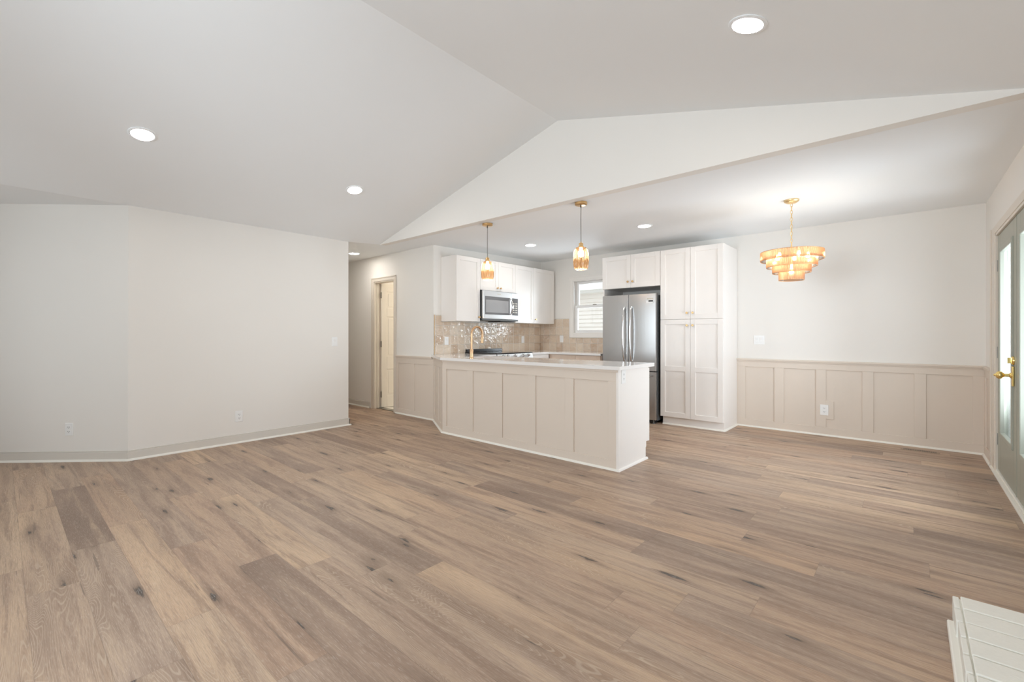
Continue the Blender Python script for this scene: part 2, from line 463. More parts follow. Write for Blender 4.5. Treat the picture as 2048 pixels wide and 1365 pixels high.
class MB:
    def __init__(self):
        self.bm = bmesh.new()

    def box(self, u0, u1, v0, v1, w0, w1, f=WORLD):
        vs_ = [self.bm.verts.new(f.p(a, b, c)) for a in (u0, u1) for b in (v0, v1) for c in (w0, w1)]
        for q in ((0, 1, 3, 2), (4, 6, 7, 5), (0, 4, 5, 1), (2, 3, 7, 6), (0, 2, 6, 4), (1, 5, 7, 3)):
            self.bm.faces.new([vs_[i] for i in q])
        return self

    def prism(self, pts, d0, d1, f=WORLD):
        """polygon in u,v extruded along w"""
        a = [self.bm.verts.new(f.p(x, y, d0)) for x, y in pts]
        b = [self.bm.verts.new(f.p(x, y, d1)) for x, y in pts]
        n = len(pts)
        self.bm.faces.new(a[::-1]); self.bm.faces.new(b)
        for i in range(n):
            self.bm.faces.new((a[i], a[(i+1) % n], b[(i+1) % n], b[i]))
        return self

    def poly(self, pts, thick=0.0, n=None):
        a = [self.bm.verts.new(p) for p in pts]
        if not thick:
            self.bm.faces.new(a)
            return self
        n = Vector(n)*thick
        b = [self.bm.verts.new(Vector(p)+n) for p in pts]
        k = len(pts)
        self.bm.faces.new(a[::-1]); self.bm.faces.new(b)
        for i in range(k):
            self.bm.faces.new((a[i], a[(i+1) % k], b[(i+1) % k], b[i]))
        return self

    def lathe(self, prof, seg=32, f=WORLD, rib=0, amp=0.0, close=False):
        """profile of (radius, height): around f.o, up f.w"""
        rings = []
        for r, h in prof:
            if r < 1e-6:
                rings.append([self.bm.verts.new(f.p(0, 0, h))])
            else:
                ring = []
                for i in range(seg):
                    t = 2*PI*i/seg
                    k = 1 + (amp*math.cos(rib*t) if rib else 0)
                    ring.append(self.bm.verts.new(f.p(r*k*math.cos(t), r*k*math.sin(t), h)))
                rings.append(ring)
        pairs = list(zip(rings[:-1], rings[1:]))
        if close:
            pairs.append((rings[-1], rings[0]))
        for a, b in pairs:
            for i in range(seg):
                j = (i+1) % seg
                if len(a) == 1 and len(b) == 1:
                    continue
                if len(a) == 1:
                    self.bm.faces.new((a[0], b[i], b[j]))
                elif len(b) == 1:
                    self.bm.faces.new((a[i], a[j], b[0]))
                else:
                    self.bm.faces.new((a[i], a[j], b[j], b[i]))
        return self

    def tube(self, pts, r, seg=10, closed=False):
        pts = [Vector(p) for p in pts]
        n = len(pts)
        rr = r if isinstance(r, (list, tuple)) else [r]*n
        rings = []
        up = None
        for i, p in enumerate(pts):
            if closed:
                d = pts[(i+1) % n]-pts[i-1]
            else:
                d = pts[min(i+1, n-1)]-pts[max(i-1, 0)]
            d.normalize()
            if up is None:
                up = Vector((0, 0, 1)) if abs(d.z) < 0.9 else Vector((1, 0, 0))
            s = d.cross(up).normalized()
            t = s.cross(d).normalized()
            up = t
            rings.append([self.bm.verts.new(p+(s*math.cos(2*PI*k/seg)+t*math.sin(2*PI*k/seg))*rr[i]) for k in range(seg)])
        m = n if closed else n-1
        for i in range(m):
            a, b = rings[i], rings[(i+1) % n]
            for k in range(seg):
                self.bm.faces.new((a[k], a[(k+1) % seg], b[(k+1) % seg], b[k]))
        if not closed:
            self.bm.faces.new(rings[0][::-1]); self.bm.faces.new(rings[-1])
        return self

    def build(self, name, material, parent=None, bevel=0.0, smooth_=False, seg=2, origin=None):
        bm = self.bm
        bmesh.ops.recalc_face_normals(bm, faces=bm.faces)
        base = Vector((0, 0, 0))
        if parent is not None:
            base = wloc(parent)
        elif origin is not None:
            base = Vector(origin)
        bmesh.ops.translate(bm, verts=bm.verts, vec=-base)
        me = bpy.data.meshes.new(name)
        bm.to_mesh(me)
        bm.free()
        me.materials.append(material)
        if smooth_:
            for p in me.polygons:
                p.use_smooth = True
        o = bpy.data.objects.new(name, me)
        COL.objects.link(o)
        if parent is not None:
            o.parent = parent
        elif origin is not None:
            o.location = base
        if bevel:
            md = o.modifiers.new('bevel', 'BEVEL')
            md.width = bevel
            md.segments = seg
            md.limit_method = 'ANGLE'
            md.angle_limit = math.radians(40)
        if smooth_ and not bevel:
            md = o.modifiers.new('split', 'EDGE_SPLIT')
            md.split_angle = math.radians(42)
        return o


def wloc(o):
    v = Vector(o.location)
    while o.parent:
        o = o.parent
        v = v + Vector(o.location)
    return v


def thing(name, label, cat, loc, group=None):
    o = bpy.data.objects.new(name, None)
    o.empty_display_size = 0.05
    COL.objects.link(o)
    o.location = loc
    o['label'] = label
    o['category'] = cat
    if group:
        o['group'] = group
    return o


def tag(o, label, cat, group=None):
    o['label'] = label
    o['category'] = cat
    if group:
        o['group'] = group
    return o


def struct(o, label, cat):
    o['kind'] = 'structure'
    o['label'] = label
    o['category'] = cat
    return o


def dup(root, loc, label=None, group=None):
    r = root.copy()
    COL.objects.link(r)
    r.location = loc
    if label:
        r['label'] = label
    if group:
        r['group'] = group
    for ch in list(root.children):
        c = ch.copy()
        COL.objects.link(c)
        c.parent = r
        for g in list(ch.children):
            d = g.copy()
            COL.objects.link(d)
            d.parent = c
    return r


# ------------------------------------------------------------------ key dimensions
XL, XR, XK = -5.448, 0.565, -4.890        # long left wall, door wall on the right, range wall
YF, YD, YG, YB = 6.337, 3.931, 3.41, -2.2   # far wall, hall wall, gable, rear wall
YL = 2.99                                  # end of the left wall
XRIDGE, ZRIDGE, ZEAVE = -2.432, 3.150, 2.375
KS = (ZRIDGE-ZEAVE)/(XRIDGE-XL)


def zc(y):                                 # flat ceiling height
    return 2.392 + 0.0205*(y-YG)


def zs(x):                                 # sloped ceiling height
    return ZRIDGE - KS*abs(x-XRIDGE)


# ------------------------------------------------------------------ setting: floor, walls, ceilings
fl = MB().box(-9.2, XR+0.15, YB-0.15, YF+0.12, -0.12, 0).build('floor', M['floor'])
struct(fl, 'brown oak plank floor across the whole room', 'floor')

hw = MB()
# opening at the interior door
DX0, DX1, DZ = -6.365, -5.815, 2.005
hw.box(-9.0, DX0, YD, YD+0.12, 0, 2.7)
hw.box(DX1, XK, YD, YD+0.12, 0, 2.7)
hw.box(DX0, DX1, YD, YD+0.12, DZ, 2.7)
struct(hw.build('wall_hall', M['wall']), 'white wall beside the hallway with the open interior door', 'wall')
struct(MB().box(XK-0.12, XK, YD+0.12, YF, 0, 2.7).build('wall_range', M['wall']), 'white wall behind the range and upper cabinets', 'wall')

WX0, WX1, WZ0, WZ1 = -4.205, -3.43, 1.19, 2.068   # kitchen window opening
fw = MB()
fw.box(-6.6, WX0, YF, YF+0.14, 0, 2.7)
fw.box(WX1, XR+0.12, YF, YF+0.14, 0, 2.7)
fw.box(WX0, WX1, YF, YF+0.14, 0, WZ0)
fw.box(WX0, WX1, YF, YF+0.14, WZ1, 2.7)
struct(fw.build('wall_far', M['wall']), 'warm white far wall of the dining area and kitchen', 'wall')

FY0, FY1, FZ = 3.80, 5.605, 2.03            # french door opening in the right wall
SY0, SY1, SZ0, SZ1 = -1.65, -0.15, 0.75, 2.05  # opening of the added, unseen side window
rw = MB()
rw.box(XR, XR+0.14, FY1, YF, 0, 2.7)
rw.box(XR, XR+0.14, FY0, FY1, FZ, 2.7)
rw.box(XR, XR+0.14, SY1, FY0, 0, 2.7)
rw.box(XR, XR+0.14, SY0, SY1, 0, SZ0)
rw.box(XR, XR+0.14, SY0, SY1, SZ1, 2.7)
rw.box(XR, XR+0.14, YB, SY0, 0, 2.7)
struct(rw.build('wall_right', M['wall']), 'white wall on the right holding the glazed double doors', 'wall')

lw = MB().box(XL-0.12, XL, 0.794, YL, 0, 2.6)
lw.box(-9.0, XL-0.12, YL-0.12, YL, 0, 2.6)
struct(lw.build('wall_left', M['wall']), 'long bare white wall on the left, ending at the hallway', 'wall')
dd = Vector((-0.7207, -0.6933, 0)).normalized()
dn = Vector((0.6933, -0.7207, 0))
FD = Fr((XL, 0.794, 0), dd, (0, 0, 1), dn)
struct(MB().box(0, 2.2, 0, 2.6, -0.12, 0, FD).build('wall_angled', M['wall']), 'angled white wall section at the left edge', 'wall')
struct(MB().box(-9.1, -9.0, YL-0.12, YD+0.12, 0, 2.6).build('wall_hall_end', M['wall']), 'white end wall of the hallway', 'wall')

pe = FD.p(2.2, 0, 0)
rear = MB()
RW = [(-5.55, -3.65), (-2.55, -0.65)]  # openings of the added, unseen rear windows
RZ0, RZ1 = 0.75, 2.15
xs_ = [pe.x-0.12]+[v for w in RW for v in w]+[XR+0.14]
for i in range(0, len(xs_), 2):
    rear.box(xs_[i], xs_[i+1], YB-0.14, YB, 0, 3.3)
for a, b in RW:
    rear.box(a, b, YB-0.14, YB, 0, RZ0)
    rear.box(a, b, YB-0.14, YB, RZ1, 3.3)
struct(rear.build('wall_rear', M['wall']), 'white wall behind the camera with two added window openings', 'wall')
struct(MB().box(pe.x-0.12, pe.x, YB, pe.y, 0, 2.6).build('wall_rear_left', M['wall']), 'white side wall behind the camera', 'wall')

# ceilings
cl = MB()
cl.poly([(XL, YB-.1, ZEAVE), (XL, YL, ZEAVE), (XL+(zc(YG)-ZEAVE)/KS, YG, zc(YG)), (XRIDGE, YG, ZRIDGE), (XRIDGE, YB-.1, ZRIDGE)], 0.1, (0, 0, 1))
struct(cl.build('ceiling', M['ceiling']), 'left slope of the vaulted white ceiling', 'ceiling')
cr = MB()
cr.poly([(XRIDGE, YB-.1, ZRIDGE), (XRIDGE, YG, ZRIDGE), (XR+.14, YG, zs(XR+.14)), (XR+.14, YB-.1, zs(XR+.14))], 0.1, (0, 0, 1))
struct(cr.build('ceiling_slope_right', M['ceiling']), 'right slope of the vaulted white ceiling', 'ceiling')
xg = XL+(zc(YG)-ZEAVE)/KS
fc = MB()
fc.poly([(x, y, zc(y)) for x, y in ((-9.1, YL-.12), (XL, YL-.0), (xg, YG), (xg, YG+.088), (XR+.14, YG+.088), (XR+.14, YF+.14), (-9.1, YF+.14))], 0.1, (0, 0, 1))
struct(fc.build('ceiling_flat', M['ceiling']), 'flat white ceiling over kitchen, dining area and hallway', 'ceiling')
sc2 = MB().poly([(XL, YB-.1, ZEAVE), (XL, 0.93, ZEAVE), (pe.x-.12, 0.93, ZEAVE), (pe.x-.12, YB-.1, ZEAVE)], 0.1, (0, 0, 1))
struct(sc2.build('ceiling_soffit', M['ceiling']), 'low flat white ceiling by the angled wall', 'ceiling')
xe = XRIDGE+(ZRIDGE-zc(YG))/KS
gb = MB()
gb.poly([(xg+.01, YG, zc(YG)+.003), (XRIDGE, YG, ZRIDGE+.02), (xe+.06, YG, zc(YG)+.001), (xe+.06, YG, zc(YG)-.001), (xg+.01, YG, zc(YG)-.001)], 0.09, (0, 1, 0))
struct(gb.build('wall_gable', M['wall']), 'triangular white gable wall above the kitchen opening', 'wall')


# ------------------------------------------------------------------ baseboards, shoe moulding, wainscot
def base_run(name, f, u0, u1, label, m0=0, m1=0):
    """baseboard with a cap and a shoe, against plane w=0 of frame f (m0/m1 lengthen the ends for mitres)"""
    b = MB()
    b.box(u0-m0, u1+m1, 0.0, 0.083, 0, 0.013, f)
    b.box(u0-m0, u1+m1, 0.083, 0.096, 0, 0.009, f)
    o = b.build(name, M['base'], bevel=0.003)
    struct(o, label, 'baseboard')
    s = MB()
    prof = [(0.0, 0.013), (0.0, 0.029), (0.007, 0.0275), (0.013, 0.0235), (0.017, 0.018), (0.018, 0.013)]
    a = [s.bm.verts.new(f.p(u0-m0*2, v, w)) for v, w in prof]
    c = [s.bm.verts.new(f.p(u1+m1*2, v, w)) for v, w in prof]
    n = len(prof)
    s.bm.faces.new(a[::-1]); s.bm.faces.new(c)
    for i in range(n):
        s.bm.faces.new((a[i], a[(i+1) % n], c[(i+1) % n], c[i]))
    s.build('shoe_moulding', M['shoe'], parent=o)
    return o


FLW = Fr((XL, 0.794, 0), (0, 1, 0), (0, 0, 1), (1, 0, 0))
base_run('baseboard_left', FLW, 0, YL-0.794, 'greige baseboard along the long left wall', 0.006, 0.013)
base_run('baseboard_angled', FD, 0, 2.15, 'greige baseboard along the angled wall at left', 0.006, 0)
FHE = Fr((XL, YL, 0), (-1, 0, 0), (0, 0, 1), (0, 1, 0))
base_run('baseboard_hall_side', FHE, 0, 3.5, 'greige baseboard around the end of the left wall', 0.013, 0)
FHW = Fr((-9.0, YD, 0), (1, 0, 0), (0, 0, 1), (0, -1, 0))
base_run('baseboard_hall', FHW, 0, 9.0-6.475, 'greige baseboard in the hallway left of the open door')

SH = [(0.0, 0.0), (0.0, 0.017), (0.007, 0.0155), (0.013, 0.0115), (0.017, 0.006), (0.018, 0.0)]


def shoe(f, u0, u1, w0, parent=None, name='shoe_moulding'):
    s = MB()
    a = [s.bm.verts.new(f.p(u0, v, w0+w)) for v, w in SH]
    c = [s.bm.verts.new(f.p(u1, v, w0+w)) for v, w in SH]
    n = len(SH)
    s.bm.faces.new(a[::-1]); s.bm.faces.new(c)
    for i in range(n):
        s.bm.faces.new((a[i], a[(i+1) % n], c[(i+1) % n], c[i]))
    return s.build(name, M['shoe'], parent=parent)


def wainscot(mb, f, u0, u1, panels, zb=0.094, zt=0.763, top=0.832, th=0.014):
    """frame boards standing proud of the panels"""
    mb.box(u0, u1, 0, top, -0.002, 0.002, f)      # flat field
    mb.box(u0, u1, 0, zb, 0.002, th, f)
    mb.box(u0, u1, zt, top, 0.002, th, f)
    edges = [u0]+[v for p in panels for v in p]+[u1]
    for i in range(0, len(edges), 2):
        mb.box(edges[i], edges[i+1], zb, zt, 0.002, th, f)


def rail(mb, f, u0, u1, z=0.867, over=0.034):
    mb.box(u0, u1, z-0.019, z, 0.0, over, f)
    mb.box(u0, u1, z-0.035, z-0.019, 0.0, over-0.012, f)


# dining wall wainscot
FF = Fr((0, YF, 0), (1, 0, 0), (0, 0, 1), (0, -1, 0))
w = MB()
wainscot(w, FF, -1.672, XR, [(-1.574, -1.245), (-1.144, -0.815), (-0.719, -0.386), (-0.288, 0.044), (0.137, 0.475)])
w.box(-0.72, -0.645, 0.195, 0.40, 0.002, 0.014, FF)      # wooden block behind the outlet
rail(w, FF, -1.672, XR)
t1 = struct(w.build('trim_1', M['greige'], bevel=0.0025), 'greige panelled wainscot on the dining wall', 'wainscot')
shoe(FF, -1.672, XR-0.014, 0.014, t1)
# short return on the right wall up to the door casing
FRW = Fr((XR, 0, 0), (0, 1, 0), (0, 0, 1), (-1, 0, 0))
w = MB()
wainscot(w, FRW, 5.835, YF-0.014, [(5.905, 6.24)])
rail(w, FRW, 5.835, YF-0.034)
t2 = struct(w.build('trim_2', M['greige'], bevel=0.0025), 'short greige wainscot between dining wall and green doors', 'wainscot')
shoe(FRW, 5.835, YF-0.03, 0.014, t2)
# hall wall wainscot beside the interior door
FH = Fr((0, YD, 0), (1, 0, 0), (0, 0, 1), (0, -1, 0))
w = MB()
wainscot(w, FH, -5.755, -4.868, [(-5.69, -5.393), (-5.303, -5.003)], 0.082, 0.755, 0.835, 0.012)
rail(w, FH, -5.755, -4.90, 0.867, 0.032)
t3 = struct(w.build('trim_3', M['greige'], bevel=0.0025), 'greige wainscot between interior door and peninsula', 'wainscot')
shoe(FH, -5.755, -4.86, 0.012, t3)

# ------------------------------------------------------------------ interior door, hall
cs = MB()
for u0, u1, v0, v1 in ((DX0-0.062, DX0, 0, DZ+0.062), (DX1, DX1+0.062, 0, DZ+0.062), (DX0, DX1, DZ, DZ+0.062)):
    cs.box(u0, u1, v0, v1, 0, 0.012, FH)
    c0 = 0.018
    if u1-u0 < 0.1:
        s = u0 if u0 < -6 else u1-c0
        cs.box(s, s+c0, v0, v1, 0.012, 0.018, FH)
    else:
        cs.box(u0-0.062, u1+0.062, v1-c0, v1, 0.012, 0.018, FH)
# jambs
cs.box(DX0-0.001, DX0+0.016, 0, DZ, -0.125, 0.004, FH)
cs.box(DX1-0.016, DX1+0.001, 0, DZ, -0.125, 0.004, FH)
cs.box(DX0, DX1, DZ-0.016, DZ+0.001, -0.125, 0.004, FH)
cs.box(DX0+0.016, DX0+0.028, 0, DZ-0.016, -0.075, -0.04, FH)
struct(cs.build('trim_4', M['casing'], bevel=0.002), 'cream casing around the open interior door', 'door casing')
struct(MB().box(DX0+.016, DX1-.016, 0, 0.010, -0.13, -0.03, FH).build('trim_5', M['hinge'], bevel=0.003), 'dark metal threshold under the open interior door', 'threshold')

# six-panel door leaf swung open into the room beyond
DW = 0.515
FDOOR = Fr((DX0+0.020, YD+0.105, 0), Vector((0.20, 0.98, 0)).normalized(), (0, 0, 1), Vector((0.98, -0.20, 0)).normalized())
dl = MB()
TH = 0.035
dl.box(0, DW, 0.012, 1.985, 0.008, TH-0.008, FDOOR)
pans = [(0.09, 0.225), (0.29, 0.425)]
rows = [(0.20, 0.62), (0.82, 1.46), (1.60, 1.86)]
for w0, w1 in ((0, 0.008), (TH-0.008, TH)):
    for a, b in ((0, 0.09), (0.225, 0.29), (0.425, DW)):
        dl.box(a, b, 0.012, 1.985, w0, w1, FDOOR)
    for a, b in ((0.012, 0.20), (0.62, 0.82), (1.46, 1.60), (1.86, 1.985)):
        for c, d in pans:
            dl.box(c, d, a, b, w0, w1, FDOOR)
for a, b in rows:
    for c, d in pans:
        dl.box(c+0.025, d-0.025, a+0.03, b-0.03, 0.004, TH-0.004, FDOOR)
d3 = dl.build('door_3', M['creamdoor'], bevel=0.004)
struct(d3, 'cream six-panel interior door standing open', 'door')
for z in (0.22, 1.02, 1.80):
    h = MB().box(-0.016, 0.006, z-0.045, z+0.045, TH-0.002, TH+0.004, FDOOR)
    h.tube([FDOOR.p(-0.006, z-0.05, TH+0.006), FDOOR.p(-0.006, z+0.05, TH+0.006)], 0.007, 8)
    h.build('hinge', M['hinge'], parent=d3)
kb = Fr(FDOOR.p(DW-0.06, 0.93, TH), FDOOR.u, FDOOR.v, FDOOR.w)
MB().lathe([(0.0, 0), (0.03, 0.0), (0.03, 0.005), (0.012, 0.008), (0.012, 0.03), (0.026, 0.04), (0.028, 0.05), (0.02, 0.06), (0, 0.062)], 20, kb).build('door_knob', M['hinge'], parent=d3, smooth_=True)
# small bathroom beyond
struct(MB().box(-6.6, XK-0.12, YD+0.12, YF, -0.02, 0.006).build('floor_bathroom', M['bathtile']), 'pale tile floor glimpsed through the interior door', 'floor')
struct(MB().box(-6.62, -6.5, YD+0.12, YF, 0, 2.6).build('wall_bathroom', M['wall']), 'white wall of the room beyond the interior door', 'wall')
bl = bpy.data.lights.new('bathroom_lamp', 'POINT')
bl.energy = 17; bl.color = (1.0, 0.90, 0.76); bl.shadow_soft_size = 0.12
blo = bpy.data.objects.new('bathroom_lamp', bl)
COL.objects.link(blo); blo.location = (-5.5, 5.2, 2.2)

# ------------------------------------------------------------------ kitchen window
wi = MB()
cw = 0.068
wi.box(WX0-cw, WX0, WZ0-cw, WZ1+cw, 0, 0.016, FF)
wi.box(WX1, WX1+cw, WZ0-cw, WZ1+cw, 0, 0.016, FF)
wi.box(WX0, WX1, WZ1, WZ1+cw, 0, 0.016, FF)
wi.box(WX0, WX1, WZ0-cw, WZ0, 0, 0.016, FF)
for a, b, c, d in ((WX0-cw, WX0-cw+.014, WZ0-cw, WZ1+cw), (WX1+cw-.014, WX1+cw, WZ0-cw, WZ1+cw), (WX0-cw, WX1+cw, WZ1+cw-.014, WZ1+cw), (WX0-cw, WX1+cw, WZ0-cw, WZ0-cw+.014)):
    wi.box(a, b, c, d, 0.016, 0.024, FF)
# jamb lining
wi.box(WX0, WX0+0.012, WZ0, WZ1, -0.13, 0.008, FF)
wi.box(WX1-0.012, WX1, WZ0, WZ1, -0.13, 0.008, FF)
wi.box(WX0, WX1, WZ1-0.012, WZ1, -0.13, 0.008, FF)
wi.box(WX0, WX1, WZ0, WZ0+0.014, -0.13, 0.010, FF)
win = struct(wi.build('window_1', M['whitecool'], bevel=0.003), 'white double-hung kitchen window left of the fridge', 'window')
win.data.materials[0] = M['wincasing']


def sash(z0, z1, w0, name, inset=0.0):
    s = MB()
    a, b = WX0+0.013, WX1-0.013
    t = 0.042
    s.box(a, a+t, z0, z1, w0, w0+0.035, FF)
    s.box(b-t, b, z0, z1, w0, w0+0.035, FF)
    s.box(a+t, b-t, z1-t, z1, w0, w0+0.035, FF)
    s.box(a+t, b-t, z0, z0+t, w0, w0+0.035, FF)
    o = s.build(name, M['whitecool'], parent=win, bevel=0.003)
    MB().box(a+t-.004, b-t+.004, z0+t-.004, z1-t+.004, w0+0.014, w0+0.018, FF).build('pane', M['pane'], parent=o)
    return o


sash(1.625, WZ1-0.013, -0.115, 'upper_sash')
ls = sash(WZ0+0.015, 1.655, -0.075, 'lower_sash')
MB().box(-3.86, -3.79, 1.655, 1.668, -0.07, -0.045, FF).build('sash_lock', M['hinge'], parent=ls, bevel=0.003)


# ------------------------------------------------------------------ cabinets
def shaker(name, f, u0, u1, v0, v1, w0, parent, material, st=0.062, th=0.020, mid=None):
    """shaker door: stiles, rails and a recessed panel"""
    d = MB()
    d.box(u0+st-.002, u1-st+.002, v0+st-.002, v1-st+.002, w0, w0+th-0.009, f)
    d.box(u0, u0+st, v0, v1, w0, w0+th, f)
    d.box(u1-st, u1, v0, v1, w0, w0+th, f)
    d.box(u0+st, u1-st, v0, v0+st, w0, w0+th, f)
    d.box(u0+st, u1-st, v1-st, v1, w0, w0+th, f)
    if mid:
        d.box(u0+st, u1-st, mid-st/2, mid+st/2, w0, w0+th, f)
    return d.build(name, material, parent=parent, bevel=0.0015)


def knob(f, u, v, w0, parent, m=None):
    k = Fr(f.p(u, v, w0), f.u, f.v, f.w)
    return MB().lathe([(0, 0), (0.008, 0), (0.008, 0.003), (0.0055, 0.006), (0.0055, 0.014), (0.013, 0.019), (0.0145, 0.024), (0.012, 0.028), (0, 0.029)], 16, k).build('knob', m or M['brass'], parent=parent, smooth_=True)


def bar_pull(f, u0, u1, v, w0, parent):
    p = MB()
    p.tube([f.p(u0, v, w0+0.03), f.p(u1, v, w0+0.03)], 0.006, 8)
    for u in (u0+0.02, u1-0.02):
        p.tube([f.p(u, v, w0), f.p(u, v, w0+0.03)], 0.005, 8)
    return p.build('pull', M['brass'], parent=parent, smooth_=True)


# pantry
FP = Fr((0, 0, 0), (1, 0, 0), (0, 0, 1), (0, -1, 0))
PF = 5.742                                   # front of the doors on the far wall
PX0, PX1 = -2.452, -1.672
pt = thing('pantry_cabinet', 'tall white shaker pantry cabinet with four doors, right of the fridge', 'cabinet', ((PX0+PX1)/2, 6.03, 0))
pb = MB().box(PX0, PX1, PF+0.021, YF-.003, 0.105, 2.277)
pb.box(PX0+0.02, PX1, PF+0.04, YF-.003, 0.0, 0.105)
pb.build('body', M['white'], parent=pt, bevel=0.0015)
xm = (PX0+PX1)/2
for u0, u1, kx in ((PX0+.002, xm-.0015, xm-.038), (xm+.0015, PX1-.002, xm+.034)):
    d = shaker('door', FP, u0, u1, 1.370, 2.275, -PF-0.020, pt, M['white'])
    knob(FP, kx, 1.447, -PF, d)
    d = shaker('door', FP, u0, u1, 0.107, 1.365, -PF-0.020, pt, M['white'], mid=0.733)
    knob(FP, kx, 1.289, -PF, d)
shoe(FP, PX0+0.02, PX1+0.012, -PF-0.04, pt)
FPS = Fr((PX1, 0, 0), (0, 1, 0), (0, 0, 1), (1, 0, 0))
shoe(FPS, PF+0.03, YF-0.02, 0.0, pt)

# cabinet above the fridge
OX0 = -3.315
of = thing('overhead_cabinet', 'white two-door cabinet mounted above the fridge', 'cabinet', ((OX0+PX0)/2, 6.03, 1.82))
ob = MB().box(OX0, PX0-0.002, PF+0.021, YF-.003, 1.82, 2.277)
ob.box(OX0, OX0+0.018, PF+0.03, YF-.003, 0.0, 1.82)
ob.build('body', M['white'], parent=of, bevel=0.0015)
om = -2.873
for u0, u1, kx in ((OX0+.002, om-.0015, om-.036), (om+.0015, PX0-.003, om+.034)):
    d = shaker('door', FP, u0, u1, 1.822, 2.275, -PF-0.020, of, M['white'])
    knob(FP, kx, 1.903, -PF, d)

# wall cabinets over the range wall
FU = Fr((XK, 0, 0), (0, 1, 0), (0, 0, 1), (1, 0, 0))
UD = 0.300


def wall_cab(y0, y1, z0, z1, doors, label):
    t = thing('wall_cabinet', label, 'cabinet', (XK+0.16, (y0+y1)/2, z0), 'white upper cabinets on the range wall')
    MB().box(y0, y1, z0, z1, 0, UD, FU).build('body', M['white'], parent=t, bevel=0.0015)
    for a, b, ky, kz in doors:
        d = shaker('door', FU, a+.0015, b-.0015, z0+.002, z1-.002, UD+.001, t, M['white'], st=0.06)
        knob(FU, ky, kz, UD+0.021, d)
    return t


wall_cab(4.068, 4.514, 1.358, 2.252, [(4.068, 4.514, 4.482, 1.42)], 'white single-door upper cabinet left of the microwave')
wall_cab(4.515, 5.278, 1.812, 2.254, [(4.515, 4.8965, 4.862, 1.86), (4.8965, 5.278, 4.931, 1.86)], 'short white two-door cabinet above the microwave')
wall_cab(5.279, 5.733, 1.355, 2.256, [(5.279, 5.733, 5.312, 1.42)], 'white single-door upper cabinet right of the microwave')
wall_cab(5.734, 6.30, 1.354, 2.258, [(5.734, 6.30, 5.772, 1.42)], 'white single-door upper cabinet in the kitchen corner')

# backsplash
bs = MB().box(3.945, YF-0.011, 0.9005, 1.3530, 0.002, 0.008, FU)
bs.box(3.945, 4.066, 1.3530, 1.445, 0.002, 0.008, FU)
b1 = bs.build('backsplash', M['tile_r'])
tag(b1, 'glossy beige square tile backsplash behind the range', 'backsplash')
MB().box(3.941, 3.945, 0.9005, 1.447, 0.002, 0.010, FU).build('edge_trim', M['brass'], parent=b1)
bs = MB().box(XK+0.003, WX0-cw-.002, 0.9005, 1.440, 0.002, 0.008, FF)
bs.box(WX0-cw-.002, OX0-0.003, 0.9005, WZ0-cw-.002, 0.002, 0.008, FF)
b2 = bs.build('backsplash', M['tile_f'])
tag(b2, 'tan square tile backsplash under the kitchen window', 'backsplash')

# ------------------------------------------------------------------ base cabinets and counters
CB = 0.868      # underside of the counter
FB = Fr((0, 5.745, 0), (1, 0, 0), (0, 0, 1), (0, -1, 0))
bc = thing('base_cabinet', 'white base cabinet under the kitchen window, tinted with warm bounce light', 'cabinet', (-3.78, 6.04, 0))
k = MB().box(-4.262, -3.32, 5.745, YF-.001, 0.10, CB)
k.box(-4.262, -3.32, 5.80, YF-.001, 0.0, 0.10)
k.build('body', M['basecab'], parent=bc, bevel=0.0015)
for a, b in ((-4.20, -3.765), (-3.762, -3.335)):
    d = shaker('door', FB, a, b, 0.11, 0.862, 0.001, bc, M['basecab'])
    bar_pull(FB, (a+b)/2-0.06, (a+b)/2+0.06, 0.75, 0.021, d)
FBR = Fr((-4.275, 0, 0), (0, 1, 0), (0, 0, 1), (1, 0, 0))
for y0, y1, lab in ((5.286, 6.33, 'white corner base cabinet right of the range'), (4.14, 4.505, 'white base cabinet left of the range')):
    t = thing('base_cabinet', lab, 'cabinet', (-4.58, (y0+y1)/2, 0))
    k = MB().box(XK+.001, -4.275, y0, y1, 0.10, CB)
    k.box(XK+.001, -4.33, y0, y1, 0.0, 0.10)
    k.build('body', M['white'], parent=t, bevel=0.0015)
    yb = min(y1, 5.72)
    d = shaker('drawer', FBR, y0+.004, yb-.004, 0.70, 0.862, 0.001, t, M['white'], st=0.045)
    knob(FBR, (y0+yb)/2, 0.78, 0.021, d)
    d = shaker('door', FBR, y0+.004, yb-.004, 0.11, 0.694, 0.001, t, M['white'])
    knob(FBR, yb-0.04, 0.64, 0.021, d)

# L-shaped counter by the window
kc = MB().prism([(XK+.009, 5.284), (-4.245, 5.284), (-4.245, 5.700), (-3.318, 5.700), (-3.318, YF-.009), (XK+.009, YF-.009)], CB, 0.900)
tag(kc.build('kitchen_countertop', M['quartz'], bevel=0.003, origin=(-4.3, 6.0, CB)), 'white quartz countertop running under the kitchen window', 'countertop')

